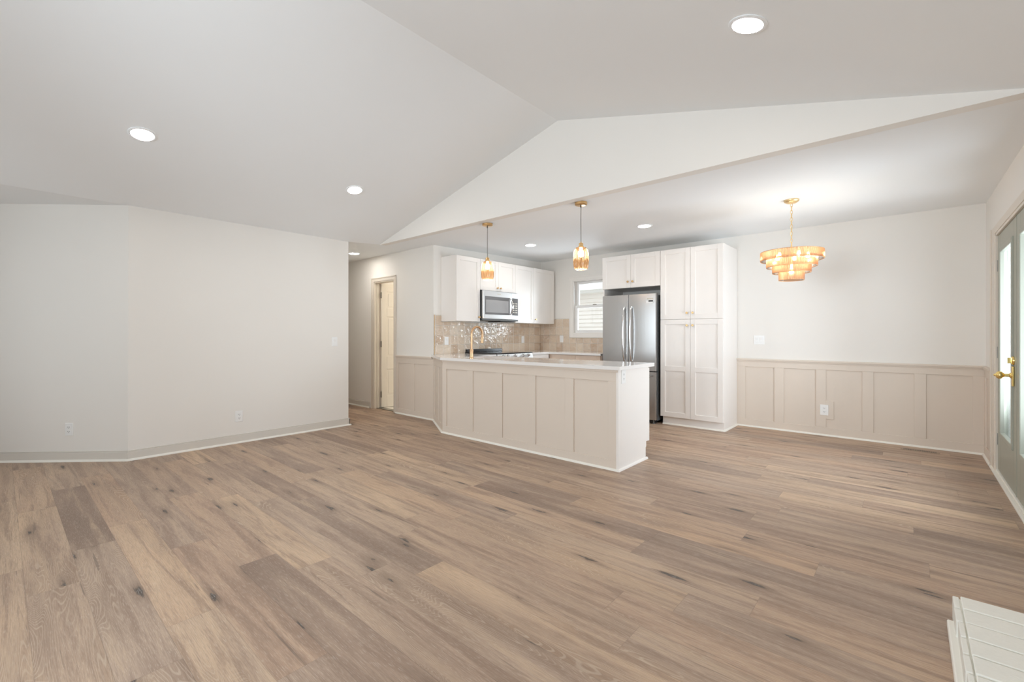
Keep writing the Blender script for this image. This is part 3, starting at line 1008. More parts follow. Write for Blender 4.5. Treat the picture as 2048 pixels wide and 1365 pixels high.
# peninsula
PY, PE = 3.496, -1.863                       # face of the front, face of the end panel
pn = thing('kitchen_peninsula', 'long panelled greige kitchen peninsula with white end panel', 'kitchen island', (-3.2, 3.8, 0))
core = MB()
core.prism([(-4.868, 3.934), (-4.167, 3.512), (-4.06, 3.512), (-4.06, 4.085), (-4.868, 4.085)], 0.10, CB-0.001)
core.box(-3.38, PE-0.02, 3.512, 4.085, 0.10, CB-0.001)
core.box(-4.06, -3.38, 3.512, 4.085, 0.10, 0.655)
core.box(-4.06, -3.38, 3.512, 3.66, 0.655, CB-0.001)
core.box(-4.06, -3.38, 4.072, 4.085, 0.655, CB-0.001)
core.prism([(-4.868, 3.934), (-4.167, 3.512), (PE-0.02, 3.512), (PE-0.02, 4.02), (-4.868, 4.02)], 0.0, 0.10)
core.build('body', M['white'], parent=pn)
FPN = Fr((0, PY+0.014, 0), (1, 0, 0), (0, 0, 1), (0, -1, 0))
w = MB()
wainscot(w, FPN, -4.177, PE-0.004, [(-4.108, -3.756), (-3.657, -3.308), (-3.212, -2.860), (-2.765, -2.414), (-2.318, -1.962)], 0.087, 0.766, 0.848)
w.box(-4.18, PE-0.004, 0.846, CB-.0005, 0.0, 0.022, FPN)
w.build('front_panelling', M['greige'], parent=pn, bevel=0.0025)
shoe(FPN, -4.185, PE+0.012, 0.014, pn)
# angled return
A, B = Vector((-4.850, 3.905, 0)), Vector((-4.177, 3.496, 0))
du = (B-A).normalized()
FA = Fr(A-Vector((du.y, -du.x, 0))*0.014, du, (0, 0, 1), Vector((du.y, -du.x, 0)))
Ld = (B-A).length
w = MB()
wainscot(w, FA, -0.02, Ld+0.004, [(0.075, 0.345), (0.435, 0.715)], 0.087, 0.766, 0.848)
w.box(-0.02, Ld+0.01, 0.846, CB-.0005, 0.0, 0.022, FA)
w.build('angled_panelling', M['greige'], parent=pn, bevel=0.0025)
shoe(FA, -0.01, Ld+0.006, 0.014, pn)
# end panel with toe-kick notch
FE = Fr((PE, 0, 0), (0, 1, 0), (0, 0, 1), (1, 0, 0))
e = MB()
e.prism([(PY-0.002, 0.0), (4.032, 0.0), (4.032, 0.163), (4.088, 0.163), (4.088, CB-.0005), (PY-0.002, CB-.0005)], -0.02, 0.0, FE)
e.box(PY-0.004, PY+0.012, 0.018, CB-.0005, 0.0, 0.004, FE)
e.box(4.090, 4.112, 0.160, CB-0.012, -0.45, -0.001, FE)
pe_ = e.build('end_panel', M['white'], parent=pn, bevel=0.0015)
pe_['label'] = 'plain white end panel'
s = shoe(FE, PY-0.016, 4.05, 0.0, pn)
s.data.materials[0] = M['white']
# doors on the kitchen side
FK = Fr((0, 4.086, 0), (1, 0, 0), (0, 0, 1), (0, 1, 0))
for a, b in ((-4.20, -3.74), (-3.735, -3.28), (-3.275, -2.80), (-2.795, -2.335)):
    d = shaker('door', FK, a, b, 0.115, 0.855, 0.001, pn, M['white'])
    knob(FK, b-0.04, 0.80, 0.021, d)

# peninsula countertop with a cut-out for the sink
SX0, SX1, SY_0, SY_1 = -4.02, -3.42, 3.685, 4.045
CF, CE, CK = PY-0.030, PE+0.028, 4.160
pc = MB()
off = Vector((du.y, -du.x, 0))*0.030
a0 = A+off
b_x = a0.x+du.x*((CF-a0.y)/du.y)
pc.prism([(XK+.009, 3.935), (XK+.014, 3.888), (b_x, CF), (SX0, CF), (SX0, CK), (-4.245, CK), (-4.245, 4.506), (XK+.009, 4.506)], CB, 0.900)
pc.box(SX0, SX1, CF, SY_0, CB, 0.900)
pc.box(SX0, SX1, SY_1, CK, CB, 0.900)
pc.box(SX1, CE, CF, CK, CB, 0.900)
bmesh.ops.remove_doubles(pc.bm, verts=pc.bm.verts, dist=0.0001)
tag(pc.build('peninsula_countertop', M['quartz'], origin=(-3.2, 3.8, CB)), 'glossy white quartz countertop on the panelled peninsula', 'countertop')

sk = MB()
g = 0.004
sx0, sx1, sy0, sy1, sz0 = SX0-g, SX1+g, SY_0-g, SY_1+g, 0.69
t_ = 0.012
sk.box(sx0-t_, sx0, sy0-t_, sy1+t_, sz0, CB-.001)
sk.box(sx1, sx1+t_, sy0-t_, sy1+t_, sz0, CB-.001)
sk.box(sx0, sx1, sy0-t_, sy0, sz0, CB-.001)
sk.box(sx0, sx1, sy1, sy1+t_, sz0, CB-.001)
sk.box(sx0-t_, sx1+t_, sy0-t_, sy1+t_, sz0-t_, sz0)
so = sk.build('kitchen_sink', M['sink'], bevel=0.004, origin=((sx0+sx1)/2, (sy0+sy1)/2, sz0))
tag(so, 'warm-toned undermount sink set in the peninsula countertop', 'sink')

# faucet
fx_, fy_ = -3.78, 3.594
ft = thing('kitchen_faucet', 'tall brushed gold gooseneck faucet on the peninsula', 'faucet', (fx_, fy_, 0.900))
FFc = Fr((fx_, fy_, 0.900), (1, 0, 0), (0, 1, 0), (0, 0, 1))
MB().lathe([(0, 0), (0.027, 0), (0.027, 0.006), (0.021, 0.010), (0.021, 0.098), (0.019, 0.103), (0, 0.103)], 24, FFc).build('base', M['bronze'], parent=ft, smooth_=True)
arc = [(fx_, fy_, 0.995), (fx_, fy_, 1.10), (fx_, fy_, 1.175)]
R0 = 0.088
for i in range(1, 15):
    t = PI - i*PI*1.06/14
    arc.append((fx_+0.02*(1-(math.cos(t)+1)/2)*0, fy_+R0+R0*math.cos(t), 1.175+R0*math.sin(t)))
MB().tube(arc, 0.0125, 14).build('spout', M['bronze'], parent=ft, smooth_=True)
e0 = Vector(arc[-1]); ed_ = (Vector(arc[-1])-Vector(arc[-2])).normalized()
MB().tube([e0-ed_*0.004, e0+ed_*0.01, e0+ed_*0.06, e0+ed_*0.085], [0.0135, 0.0145, 0.0165, 0.0165], 14).build('spray_head', M['bronze'], parent=ft, smooth_=True)
hd = Vector((-0.75, 0.55, 0)).normalized()
h0 = Vector((fx_, fy_, 0.962))
MB().tube([h0+hd*0.015, h0+hd*0.05], 0.013, 12).tube([h0+hd*0.05+Vector((0, 0, -0.002)), h0+hd*0.062+Vector((0, 0, 0.05))], 0.006, 8).build('handle', M['bronze'], parent=ft, smooth_=True)

# ------------------------------------------------------------------ range
RY0, RY1 = 4.510, 5.278
rg = thing('kitchen_range', 'stainless range with black cooktop under the microwave', 'stove', (-4.55, (RY0+RY1)/2, 0))
RFX = -4.235
MB().box(XK+.010, RFX, RY0, RY1, 0.06, 0.885).box(XK+.05, RFX-0.06, RY0+.03, RY1-.03, 0.0, 0.06).build('body', M['steel'], parent=rg, bevel=0.003)
MB().box(XK+.010, RFX+0.005, RY0-.002, RY1+.002, 0.901, 0.917).build('cooktop', M['blackglass'], parent=rg, bevel=0.003)
bgm = MB().prism([(XK+.010, 0.917), (XK+.055, 0.917), (XK+.045, 0.957), (XK+.010, 0.957)], RY0+0.01, RY1-0.01, Fr((0, 0, 0), (1, 0, 0), (0, 0, 1), (0, 1, 0)))
bgm.build('rear_vent', M['black'], parent=rg, bevel=0.003)
# sloped control panel
FC = Fr((RFX, 0, 0.805), (0, 1, 0), Vector((-0.28, 0, 0.96)).normalized(), Vector((0.96, 0, 0.28)).normalized())
MB().box(RY0+.002, RY1-.002, 0.0, 0.092, -0.02, 0.030, FC).build('control_panel', M['steel_pale'], parent=rg, bevel=0.004)
for y in (4.60, 4.705, 4.875, 5.05, 5.16):
    kf = Fr(FC.p(y, 0.058, 0.030), FC.u, FC.v, FC.w)
    MB().lathe([(0, 0), (0.024, 0), (0.024, 0.006), (0.019, 0.010), (0.017, 0.032), (0.014, 0.035), (0, 0.035)], 20, kf).build('knob', M['chrome'], parent=rg, smooth_=True)
od = MB().box(RY0+.004, RY1-.004, 0.20, 0.79, 0.0, 0.030, Fr((RFX, 0, 0), (0, 1, 0), (0, 0, 1), (1, 0, 0)))
odo = od.build('oven_door', M['steel'], parent=rg, bevel=0.003)
MB().tube([(RFX+0.075, RY0+.06, 0.74), (RFX+0.075, RY1-.06, 0.74)], 0.011, 10).build('handle', M['chrome'], parent=odo, smooth_=True)
MB().box(RY0+.10, RY1-.10, 0.32, 0.64, 0.030, 0.033, Fr((RFX, 0, 0), (0, 1, 0), (0, 0, 1), (1, 0, 0))).build('oven_window', M['blackglass'], parent=odo)

# ------------------------------------------------------------------ microwave
MX = 0.385
mw = thing('microwave', 'stainless over-the-range microwave with smoked window and curved handle', 'microwave', (XK+0.2, 4.89, 1.375))
MB().box(4.516, 5.270, 1.378, 1.8105, 0.012, MX-0.035, FU).build('body', M['black'], parent=mw, bevel=0.002)
mb_ = MB()
mb_.box(4.516, 5.116, 1.400, 1.803, MX-0.034, MX, FU)
md = mb_.build('door', M['steel_pale'], parent=mw, bevel=0.004)
MB().box(4.548, 5.075, 1.462, 1.722, MX, MX+0.002, FU).build('window', M['micglass'], parent=md)
MB().box(4.562, 5.045, 1.492, 1.672, MX+0.002, MX+0.0028, FU).build('screen', M['micmesh'], parent=md)
MB().box(4.80, 4.88, 1.758, 1.770, MX, MX+0.0006, FU).build('nameplate', M['label_s'], parent=md)
hp = []
for i in range(13):
    t = i/12
    hp.append(FU.p(5.085, 1.468+0.248*t, MX+0.006+0.045*math.sin(PI*t)))
MB().tube(hp, [0.009+0.005*math.sin(PI*i/12) for i in range(13)], 12).build('handle', M['chrome'], parent=md, smooth_=True)
cp = MB().box(5.118, 5.270, 1.400, 1.803, MX-0.034, MX, FU).build('control_panel', M['steel_pale'], parent=mw, bevel=0.004)
MB().box(5.130, 5.262, 1.462, 1.722, MX, MX+0.002, FU).build('keypad', M['micglass'], parent=cp)
for r in range(5):
    for q in range(3):
        y = 5.148+q*0.036
        z = 1.500+r*0.034
        MB().box(y, y+0.022, z, z+0.014, MX+0.002, MX+0.0026, FU).build('button', M['label_s'], parent=cp)
MB().box(4.516, 5.270, 1.376, 1.399, 0.05, MX-0.004, FU).build('vent_strip', M['fridgeside'], parent=mw, bevel=0.002)
MB().box(4.94, 5.25, 1.362, 1.376, 0.06, MX-0.07, FU).build('lamp_cover', M['black'], parent=mw)

# ------------------------------------------------------------------ fridge
FX0, FX1, FFY = -3.262, -2.478, 5.655
rf = thing('refrigerator', 'stainless french-door refrigerator between cabinets, left of the pantry', 'refrigerator', ((FX0+FX1)/2, 6.0, 0))
MB().box(FX0+.006, FX1-.006, FFY+0.066, YF-0.03, 0.035, 1.700).build('body', M['fridgeside'], parent=rf, bevel=0.004)
FRF = Fr((0, FFY, 0), (1, 0, 0), (0, 0, 1), (0, -1, 0))


def curved_panel(x0, x1, z0, z1, bow0, bow1):
    """door slab whose front bows gently"""
    m_ = MB()
    n = 8
    pts = []
    for i in range(n+1):
        t = i/n
        pts.append((x0+(x1-x0)*t, FFY+bow0+(bow1-bow0)*t-0.012*math.sin(PI*t)*0.4))
    pts += [(x1, FFY+0.062), (x0, FFY+0.062)]
    m_.prism(pts, z0, z1)
    return m_


fm = -2.866
for x0, x1, b0, b1, hx in ((FX0, fm-.003, 0.006, 0.0, fm-0.052), (fm+.003, FX1, 0.0, 0.006, fm+0.052)):
    d = curved_panel(x0, x1, 0.690, 1.716, b0, b1).build('door', M['steel'], parent=rf, bevel=0.004)
    hpts = []
    for i in range(17):
        t = i/16
        hpts.append((hx, FFY-0.008-0.055*math.sin(PI*t)**0.55, 0.815+0.735*t))
    MB().tube(hpts, 0.0125, 12).build('handle', M['chrome'], parent=d, smooth_=True)
    if x0 > -3:
        MB().box(-2.594, -2.512, 1.640, 1.652, -0.0035, 0.0012, FRF).build('nameplate', M['label_s'], parent=d)
        MB().box(-2.606, -2.512, 1.586, 1.624, -0.0035, 0.0010, FRF).build('sticker', M['label_w'], parent=d)
        MB().box(-2.575, -2.513, 1.606, 1.624, 0.0010, 0.0014, FRF).build('sticker_band', M['dark'], parent=d)
d = curved_panel(FX0, FX1, 0.050, 0.680, 0.004, 0.004).build('freezer_drawer', M['steel'], parent=rf, bevel=0.004)
hp = MB().tube([(FX0+.07, FFY-0.05, 0.625), (FX1-.055, FFY-0.05, 0.625)], 0.0125, 12)
for x in (FX0+.09, FX1-.075):
    hp.tube([(x, FFY-0.05, 0.625), (x, FFY+0.004, 0.625)], 0.010, 8)
hp.build('handle', M['chrome'], parent=d, smooth_=True)
MB().box(FX0+.02, FX1-.003, FFY+0.012, FFY+0.07, 0.679, 0.692).build('hinge_bracket', M['black'], parent=rf)
MB().box(FX0+.02, FX1-.02, FFY+0.03, FFY+0.09, 0.012, 0.050).build('kick_grille', M['black'], parent=rf)
for x in (FX0+.05, FX1-.04):
    MB().lathe([(0, 0), (0.017, 0), (0.017, 0.012), (0.008, 0.014), (0.008, 0.05), (0, 0.05)], 14, Fr((x, FFY+0.03, 0.0), (1, 0, 0), (0, 1, 0), (0, 0, 1))).build('foot', M['fridgeside'], parent=rf, smooth_=True)


# ------------------------------------------------------------------ outlets and switches
def outlet(f, u, v, label, loc_w=0.0, style='duplex', group=None, cat='outlet', name='wall_outlet', wdt=0.072, hgt=0.116):
    t = thing(name, label, cat, f.p(u, v-hgt/2, loc_w), group)
    MB().box(u-wdt/2, u+wdt/2, v-hgt/2, v+hgt/2, loc_w, loc_w+0.006, f).build('plate', M['plate'], parent=t, bevel=0.002)
    w1 = loc_w+0.006
    if style == 'duplex':
        for dz in (-0.020, 0.020):
            r = MB().box(u-0.017, u+0.017, v+dz-0.014, v+dz+0.014, w1, w1+0.002, f).build('receptacle', M['plate'], parent=t, bevel=0.0015)
            s = MB()
            s.box(u-0.008, u-0.0055, v+dz-0.003, v+dz+0.007, w1+0.002, w1+0.0024, f)
            s.box(u+0.0055, u+0.008, v+dz-0.003, v+dz+0.007, w1+0.002, w1+0.0024, f)
            s.box(u-0.002, u+0.002, v+dz-0.010, v+dz-0.006, w1+0.002, w1+0.0024, f)
            s.build('slots', M['dark'], parent=r)
    else:
        n = {'rocker': 1, 'double': 2}[style]
        for i in range(n):
            c = u+(i-(n-1)/2)*0.046
            fr = MB()
            fr.box(c-0.018, c+0.018, v-0.035, v+0.035, w1, w1+0.0012, f)
            fr.build('rocker_frame', M['plate'], parent=t, bevel=0.0008)
            MB().prism([(v-0.031, w1+0.001), (v+0.031, w1+0.001), (v+0.031, w1+0.0065), (v, w1+0.0025), (v-0.031, w1+0.003)], c-0.0145, c+0.0145,
                       Fr(f.o, f.v, f.w, f.u)).build('rocker', M['plate'], parent=t, bevel=0.0006)
    return t


outlet(FD, 0.522, 0.296, 'white duplex outlet low on the angled wall at left')
outlet(FLW, 1.719-0.794, 0.288, 'white duplex outlet low on the long left wall')
outlet(FLW, 2.802-0.794, 1.083, 'white single rocker switch near the end of the left wall', style='rocker', cat='light switch', name='light_switch')
outlet(FF, -1.417, 1.105, 'white double rocker switch above the dining wainscot', style='double', cat='light switch', name='light_switch', wdt=0.125)
outlet(FF, -0.735, 0.298, 'white duplex outlet on the dining wainscot', loc_w=0.014, wdt=0.080, hgt=0.122)
outlet(FE, 3.583, 0.806, 'white duplex outlet on the white peninsula end panel')
outlet(FU, 4.156, 1.086, 'white rocker plate at the left end of the tile backsplash', loc_w=0.008, style='rocker', cat='light switch', name='light_switch')
outlet(FU, 5.83, 1.090, 'white plate on the backsplash right of the range', loc_w=0.008, style='rocker', cat='light switch', name='light_switch')
outlet(FF, -4.437, 1.100, 'white plate on the tan tiles left of the kitchen window', loc_w=0.008, style='rocker', cat='light switch', name='light_switch')

# ------------------------------------------------------------------ floor register
rgx0, rgx1, rgy0, rgy1 = -0.062, 0.232, 6.085, 6.155
rt = thing('floor_register', 'tan slotted floor vent in front of the dining wainscot', 'floor vent', ((rgx0+rgx1)/2, (rgy0+rgy1)/2, 0))
MB().box(rgx0+.02, rgx1-.02, rgy0+.012, rgy1-.012, 0.0005, 0.0032).build('duct', M['dark'], parent=rt)
r = MB()
r.box(rgx0, rgx1, rgy0, rgy0+.015, 0, 0.004)
r.box(rgx0, rgx1, rgy1-.015, rgy1, 0, 0.004)
r.box(rgx0, rgx0+.022, rgy0+.015, rgy1-.015, 0, 0.004)
r.box(rgx1-.022, rgx1, rgy0+.015, rgy1-.015, 0, 0.004)
n_ = 19
for i in range(n_):
    x = rgx0+.022+(rgx1-rgx0-.044)*(i+0.5)/n_
    r.box(x-0.0020, x+0.0020, rgy0+.015, rgy1-.015, 0.001, 0.0038)
r.build('grille', M['register'], parent=rt)

# ------------------------------------------------------------------ french doors
# casing on the room side
c = MB()
cwid = 0.20
c.box(FY1+0.012, 5.832, 0, 2.095, 0, 0.016, FRW)
c.box(FY0-0.08, FY1+0.012, 2.03, 2.095, 0, 0.016, FRW)
c.box(FY0-0.08, FY0-0.012, 0, 2.03, 0, 0.016, FRW)
c.box(FY1+0.17, 5.832, 0, 2.095, 0.0155, 0.022, FRW)
c.box(FY1-0.03, FY1+0.012, 0.0, 2.03, -0.05, 0.012, FRW)
c.box(FY0-0.012, FY0+0.03, 0.0, 2.03, -0.14, 0.012, FRW)
c.box(FY0, FY1, 2.008, 2.03, -0.14, 0.012, FRW)
rv = MB().box(FY1-0.025, FY1+0.002, 0.0, 2.03, -0.14, -0.05, FRW)
struct(rv.build('trim_8', M['fascia'], bevel=0.002), 'white outer reveal behind the green double doors', 'door reveal')
struct(c.build('trim_6', M['casing'], bevel=0.003), 'cream casing around the green double doors', 'door casing')
th_ = MB().box(FY0-0.01, FY1, 0.0, 0.032, -0.14, 0.010, FRW)
th_.box(FY0-0.01, FY1+0.17, 0.0, 0.018, 0.010, 0.032, FRW)
struct(th_.build('trim_7', M['shoe'], bevel=0.004), 'cream threshold below the green double doors', 'threshold')


def french_leaf(name, y0, y1, gy0, gy1, label):
    z0, z1, gz0, gz1 = 0.036, 2.005, 0.345, 1.872
    w0, w1 = -0.046, -0.002
    d = MB()
    d.box(y0, gy0, z0, z1, w0, w1, FRW)
    d.box(gy1, y1, z0, z1, w0, w1, FRW)
    d.box(gy0, gy1, z0, gz0, w0, w1, FRW)
    d.box(gy0, gy1, gz1, z1, w0, w1, FRW)
    o = struct(d.build(name, M['doorgreen'], bevel=0.003), label, 'door')
    m_ = MB()
    t = 0.028
    for a, b, p, q in ((gy0-.012, gy0+t, gz0-.012, gz1+.012), (gy1-t, gy1+.012, gz0-.012, gz1+.012), (gy0+t, gy1-t, gz0-.012, gz0+t), (gy0+t, gy1-t, gz1-t, gz1+.012)):
        m_.box(a, b, p, q, w1-.022, w1+0.010, FRW)
    m_.build('glazing_bead', M['doorgreen'], parent=o, bevel=0.006)
    MB().box(gy0+.01, gy1-.01, gz0+.01, gz1-.01, -0.030, -0.026, FRW).build('pane', M['doorpane'], parent=o)
    return o


dl1 = french_leaf('door_1', 4.694, 5.575, 4.835, 5.425, 'left leaf of the sage green glazed double doors')
dl2 = french_leaf('door_2', 3.832, 4.688, 3.97, 4.55, 'right leaf of the sage green glazed double doors')
for z in (0.29, 1.022, 1.753):
    h = MB().box(5.572, 5.612, z-0.048, z+0.048, -0.004, 0.002, FRW)
    h.tube([FRW.p(5.592, z-0.05, 0.004), FRW.p(5.592, z+0.05, 0.004)], 0.008, 10)
    h.build('hinge', M['hinge'], parent=dl1)
# brass handle set
hy = 4.80
hz = MB()
hz.box(hy-0.026, hy+0.026, 0.80, 0.945, -0.002, 0.010, FRW)
hset = hz.build('escutcheon', M['polbrass'], parent=dl1, bevel=0.005)
fk = Fr(FRW.p(hy, 0.878, 0.008), FRW.u, FRW.v, FRW.w)
MB().lathe([(0, 0), (0.022, 0), (0.020, 0.008), (0.012, 0.014), (0.011, 0.036), (0.018, 0.044), (0.027, 0.052), (0.029, 0.064), (0.022, 0.076), (0.010, 0.082), (0.007, 0.090), (0, 0.093)], 22, fk).build('knob', M['polbrass'], parent=dl1, smooth_=True)
fk = Fr(FRW.p(hy, 0.985, -0.002), FRW.u, FRW.v, FRW.w)
db = MB().lathe([(0, 0), (0.031, 0), (0.031, 0.006), (0.026, 0.014), (0.012, 0.016), (0, 0.016)], 24, fk)
db.box(hy-0.005, hy+0.005, 0.985-0.020, 0.985+0.020, 0.012, 0.030, FRW)
db.build('deadbolt', M['polbrass'], parent=dl1, smooth_=True)
MB().box(4.686, 4.697, 0.036, 2.005, -0.004, 0.0, FRW).build('astragal', M['doorgreen'], parent=dl2)

# ------------------------------------------------------------------ unseen rear and side windows, added to bring in light
k_ = 2
for (a, b) in RW:
    f = MB()
    FRr = Fr((0, YB, 0), (1, 0, 0), (0, 0, 1), (0, 1, 0))
    for p, q, r_, s_ in ((a-.07, a, RZ0-.07, RZ1+.07), (b, b+.07, RZ0-.07, RZ1+.07), (a, b, RZ1, RZ1+.07), (a, b, RZ0-.07, RZ0)):
        f.box(p, q, r_, s_, 0, 0.016, FRr)
    for p, q, r_, s_ in ((a, a+.05, RZ0, RZ1), (b-.05, b, RZ0, RZ1), (a, b, RZ1-.05, RZ1), (a, b, RZ0, RZ0+.05), (a, b, (RZ0+RZ1)/2-.025, (RZ0+RZ1)/2+.025), ((a+b)/2-.025, (a+b)/2+.025, RZ0, RZ1)):
        f.box(p, q, r_, s_, -0.10, -0.05, FRr)
    o = struct(f.build('window_%d' % k_, M['whitecool'], bevel=0.003), 'white window added behind the camera for fill light', 'window')
    MB().box(a+.03, b-.03, RZ0+.03, RZ1-.03, -0.078, -0.074, FRr).build('pane', M['pane'], parent=o)
    k_ += 1
f = MB()
for p, q, r_, s_ in ((SY0-.07, SY0, SZ0-.07, SZ1+.07), (SY1, SY1+.07, SZ0-.07, SZ1+.07), (SY0, SY1, SZ1, SZ1+.07), (SY0, SY1, SZ0-.07, SZ0)):
    f.box(p, q, r_, s_, 0, 0.016, FRW)
for p, q, r_, s_ in ((SY0, SY0+.05, SZ0, SZ1), (SY1-.05, SY1, SZ0, SZ1), (SY0, SY1, SZ1-.05, SZ1), (SY0, SY1, SZ0, SZ0+.05), (SY0, SY1, 1.38, 1.43)):
    f.box(p, q, r_, s_, -0.10, -0.05, FRW)
o = struct(f.build('window_4', M['whitecool'], bevel=0.003), 'white side window added behind the camera for fill light', 'window')
MB().box(SY0+.03, SY1-.03, SZ0+.03, SZ1-.03, -0.078, -0.074, FRW).build('pane', M['pane'], parent=o)


# ------------------------------------------------------------------ recessed lights
def can_light(x, y, z, nrm, label, power=0.0):
    """wafer downlight lying on the ceiling, facing along nrm (down)"""
    w_ = Vector(nrm).normalized()
    u_ = Vector((0, 1, 0)).cross(w_).normalized()
    v_ = w_.cross(u_)
    t = thing('recessed_light', label, 'ceiling light', (x, y, z), 'round recessed ceiling lights')
    f_ = Fr((x, y, z), u_, v_, w_)
    MB().lathe([(0.070, 0.001), (0.088, 0.001), (0.088, 0.004), (0.080, 0.008), (0.070, 0.007)], 40, f_, close=True).build('trim_ring', M['ceiling'], parent=t, smooth_=True)
    MB().lathe([(0, 0.0055), (0.0695, 0.0055), (0.0695, 0.001), (0, 0.001)], 40, f_).build('diffuser', M['can'], parent=t)
    return t


nl = Vector((KS, 0, -1))
nr = Vector((-KS, 0, -1))
for x, y, lab in ((-4.30, 0.71, 'recessed light on the left ceiling slope, nearer the left edge'), (-4.30, 2.43, 'recessed light on the left ceiling slope, nearer the hallway')):
    can_light(x, y, zs(x), nl, lab)
can_light(-0.585, 2.397, zs(-0.585), nr, 'large recessed light on the right ceiling slope')
nf = Vector((0, 0.0205, -1))
for px, py, lab in ((-6.257, 3.524, 'recessed light in the hallway ceiling beside the left wall'), (-3.954, 4.889, 'recessed light in the flat kitchen ceiling between the two pendants'), (-2.276, 4.893, 'recessed light in the flat ceiling above the fridge')):
    can_light(px, py, zc(py), nf, lab)


# ------------------------------------------------------------------ pendants
def pendant(x, y, label):
    zt = zc(y)
    t = thing('pendant_light', label, 'pendant light', (x, y, zt), 'amber glass pendants over the peninsula')
    F0 = Fr((x, y, 0), (1, 0, 0), (0, 1, 0), (0, 0, 1))
    MB().lathe([(0, zt-0.026), (0.052, zt-0.026), (0.057, zt-0.022), (0.057, zt), (0, zt)], 36, F0).build('canopy', M['brass'], parent=t, smooth_=True)
    c_ = MB().tube([(x, y, zt-0.026), (x-.002, y, zt-0.15), (x, y, 2.020)], 0.0028, 8)
    c_.tube([(x, y, zt-0.024), (x-.004, y, zt-0.036), (x, y, zt-0.048)], 0.006, 8)
    c_.build('cord', M['cord'], parent=t, smooth_=True)
    MB().lathe([(0, 2.030), (0.006, 2.030), (0.006, 2.022), (0.019, 2.018), (0.021, 2.012), (0.021, 1.990), (0.027, 1.985), (0.027, 1.978), (0, 1.978)], 28, F0).build('socket', M['brass'], parent=t, smooth_=True)
    prof = [(0.024, 1.982), (0.044, 1.975), (0.058, 1.962), (0.066, 1.943), (0.069, 1.918), (0.069, 1.880), (0.069, 1.835), (0.067, 1.805), (0.060, 1.785), (0.050, 1.774), (0.046, 1.771)]
    MB().lathe(prof, 168, F0, rib=28, amp=0.035).build('shade', M['amber'], parent=t, smooth_=True)
    MB().lathe([(0, 1.978), (0.013, 1.975), (0.014, 1.958), (0.024, 1.940), (0.028, 1.920), (0.025, 1.902), (0.014, 1.891), (0, 1.888)], 20, F0).build('bulb', M['bulb'], parent=t, smooth_=True)
    return t


pendant(-3.484, 3.555, 'left amber ribbed glass pendant, in front of the upper cabinets')
pendant(-2.275, 3.555, 'right amber ribbed glass pendant, in front of the kitchen window')


# ------------------------------------------------------------------ chandelier
cx, cy = -0.816, 4.856
zt = zc(cy)
ch = thing('chandelier', 'four-tier amber strand chandelier on a gold chain in the dining area', 'chandelier', (cx, cy, zt))
F0 = Fr((cx, cy, 0), (1, 0, 0), (0, 1, 0), (0, 0, 1))
MB().lathe([(0, zt-0.034), (0.012, zt-0.034), (0.040, zt-0.030), (0.060, zt-0.016), (0.062, zt-0.008), (0.062, zt), (0, zt)], 36, F0).build('canopy', M['gold'], parent=ch, smooth_=True)
cz = zt-0.032
chn = MB()
i = 0
while cz > 1.995:
    a = PI/2*(i % 2)+0.5
    ring = []
    for k in range(14):
        t = 2*PI*k/14
        ring.append((cx+0.0085*math.cos(t)*math.cos(a), cy+0.0085*math.cos(t)*math.sin(a), cz-0.016+0.021*math.sin(t)))
    chn.tube(ring, 0.0026, 6, closed=True)
    cz -= 0.033
    i += 1
chn.build('chain', M['gold'], parent=ch, smooth_=True)
st_ = MB().tube([(cx, cy, 2.0), (cx, cy, 1.83)], 0.007, 10)
for k in range(5):
    a = 2*PI*k/5+0.3
    st_.tube([(cx, cy, 1.925), (cx+0.12*math.cos(a), cy+0.12*math.sin(a), 1.925)], 0.005, 8)
st_.build('stem', M['gold'], parent=ch, smooth_=True)
for k in range(5):
    a = 2*PI*k/5+0.3
    bx, by = cx+0.13*math.cos(a), cy+0.13*math.sin(a)
    FBk = Fr((bx, by, 0), (1, 0, 0), (0, 1, 0), (0, 0, 1))
    MB().lathe([(0, 1.875), (0.014, 1.879), (0.019, 1.893), (0.015, 1.909), (0.009, 1.918), (0.009, 1.928), (0, 1.928)], 14, FBk).build('bulb', M['chandelier_bulb'], parent=ch, smooth_=True)
MB().lathe([(0, 1.735), (0.014, 1.739), (0.020, 1.755), (0.016, 1.775), (0.009, 1.785), (0.009, 1.832), (0, 1.832)], 14, F0).build('bulb', M['chandelier_bulb'], parent=ch, smooth_=True)
for R_, z0, z1, n_ in ((0.252, 1.863, 1.943, 150), (0.202, 1.800, 1.884, 124), (0.153, 1.745, 1.824, 96), (0.101, 1.676, 1.764, 66)):
    s = MB()
    for k in range(n_):
        a = 2*PI*k/n_
        hw_ = 2*PI*R_/n_*0.42
        fa = Fr((cx+R_*math.cos(a), cy+R_*math.sin(a), 0), (-math.sin(a), math.cos(a), 0), (math.cos(a), math.sin(a), 0), (0, 0, 1))
        s.prism([(-hw_, 0), (0, -hw_*0.8), (hw_, 0), (0, hw_*0.8)], z0+.002, z1-.002, fa)
    tier = s.build('strand_tier', M['strand'], parent=ch)
    for z in (z0, z1):
        MB().tube([(cx+R_*math.cos(2*PI*k/72), cy+R_*math.sin(2*PI*k/72), z) for k in range(72)], 0.0024, 6, closed=True).build('hoop', M['hoop'], parent=tier, smooth_=True)
    MB().lathe([(R_-0.006, z0+.003), (R_-0.006, z1-.003)], 72, F0).build('liner', M['strand'], parent=tier, smooth_=True)
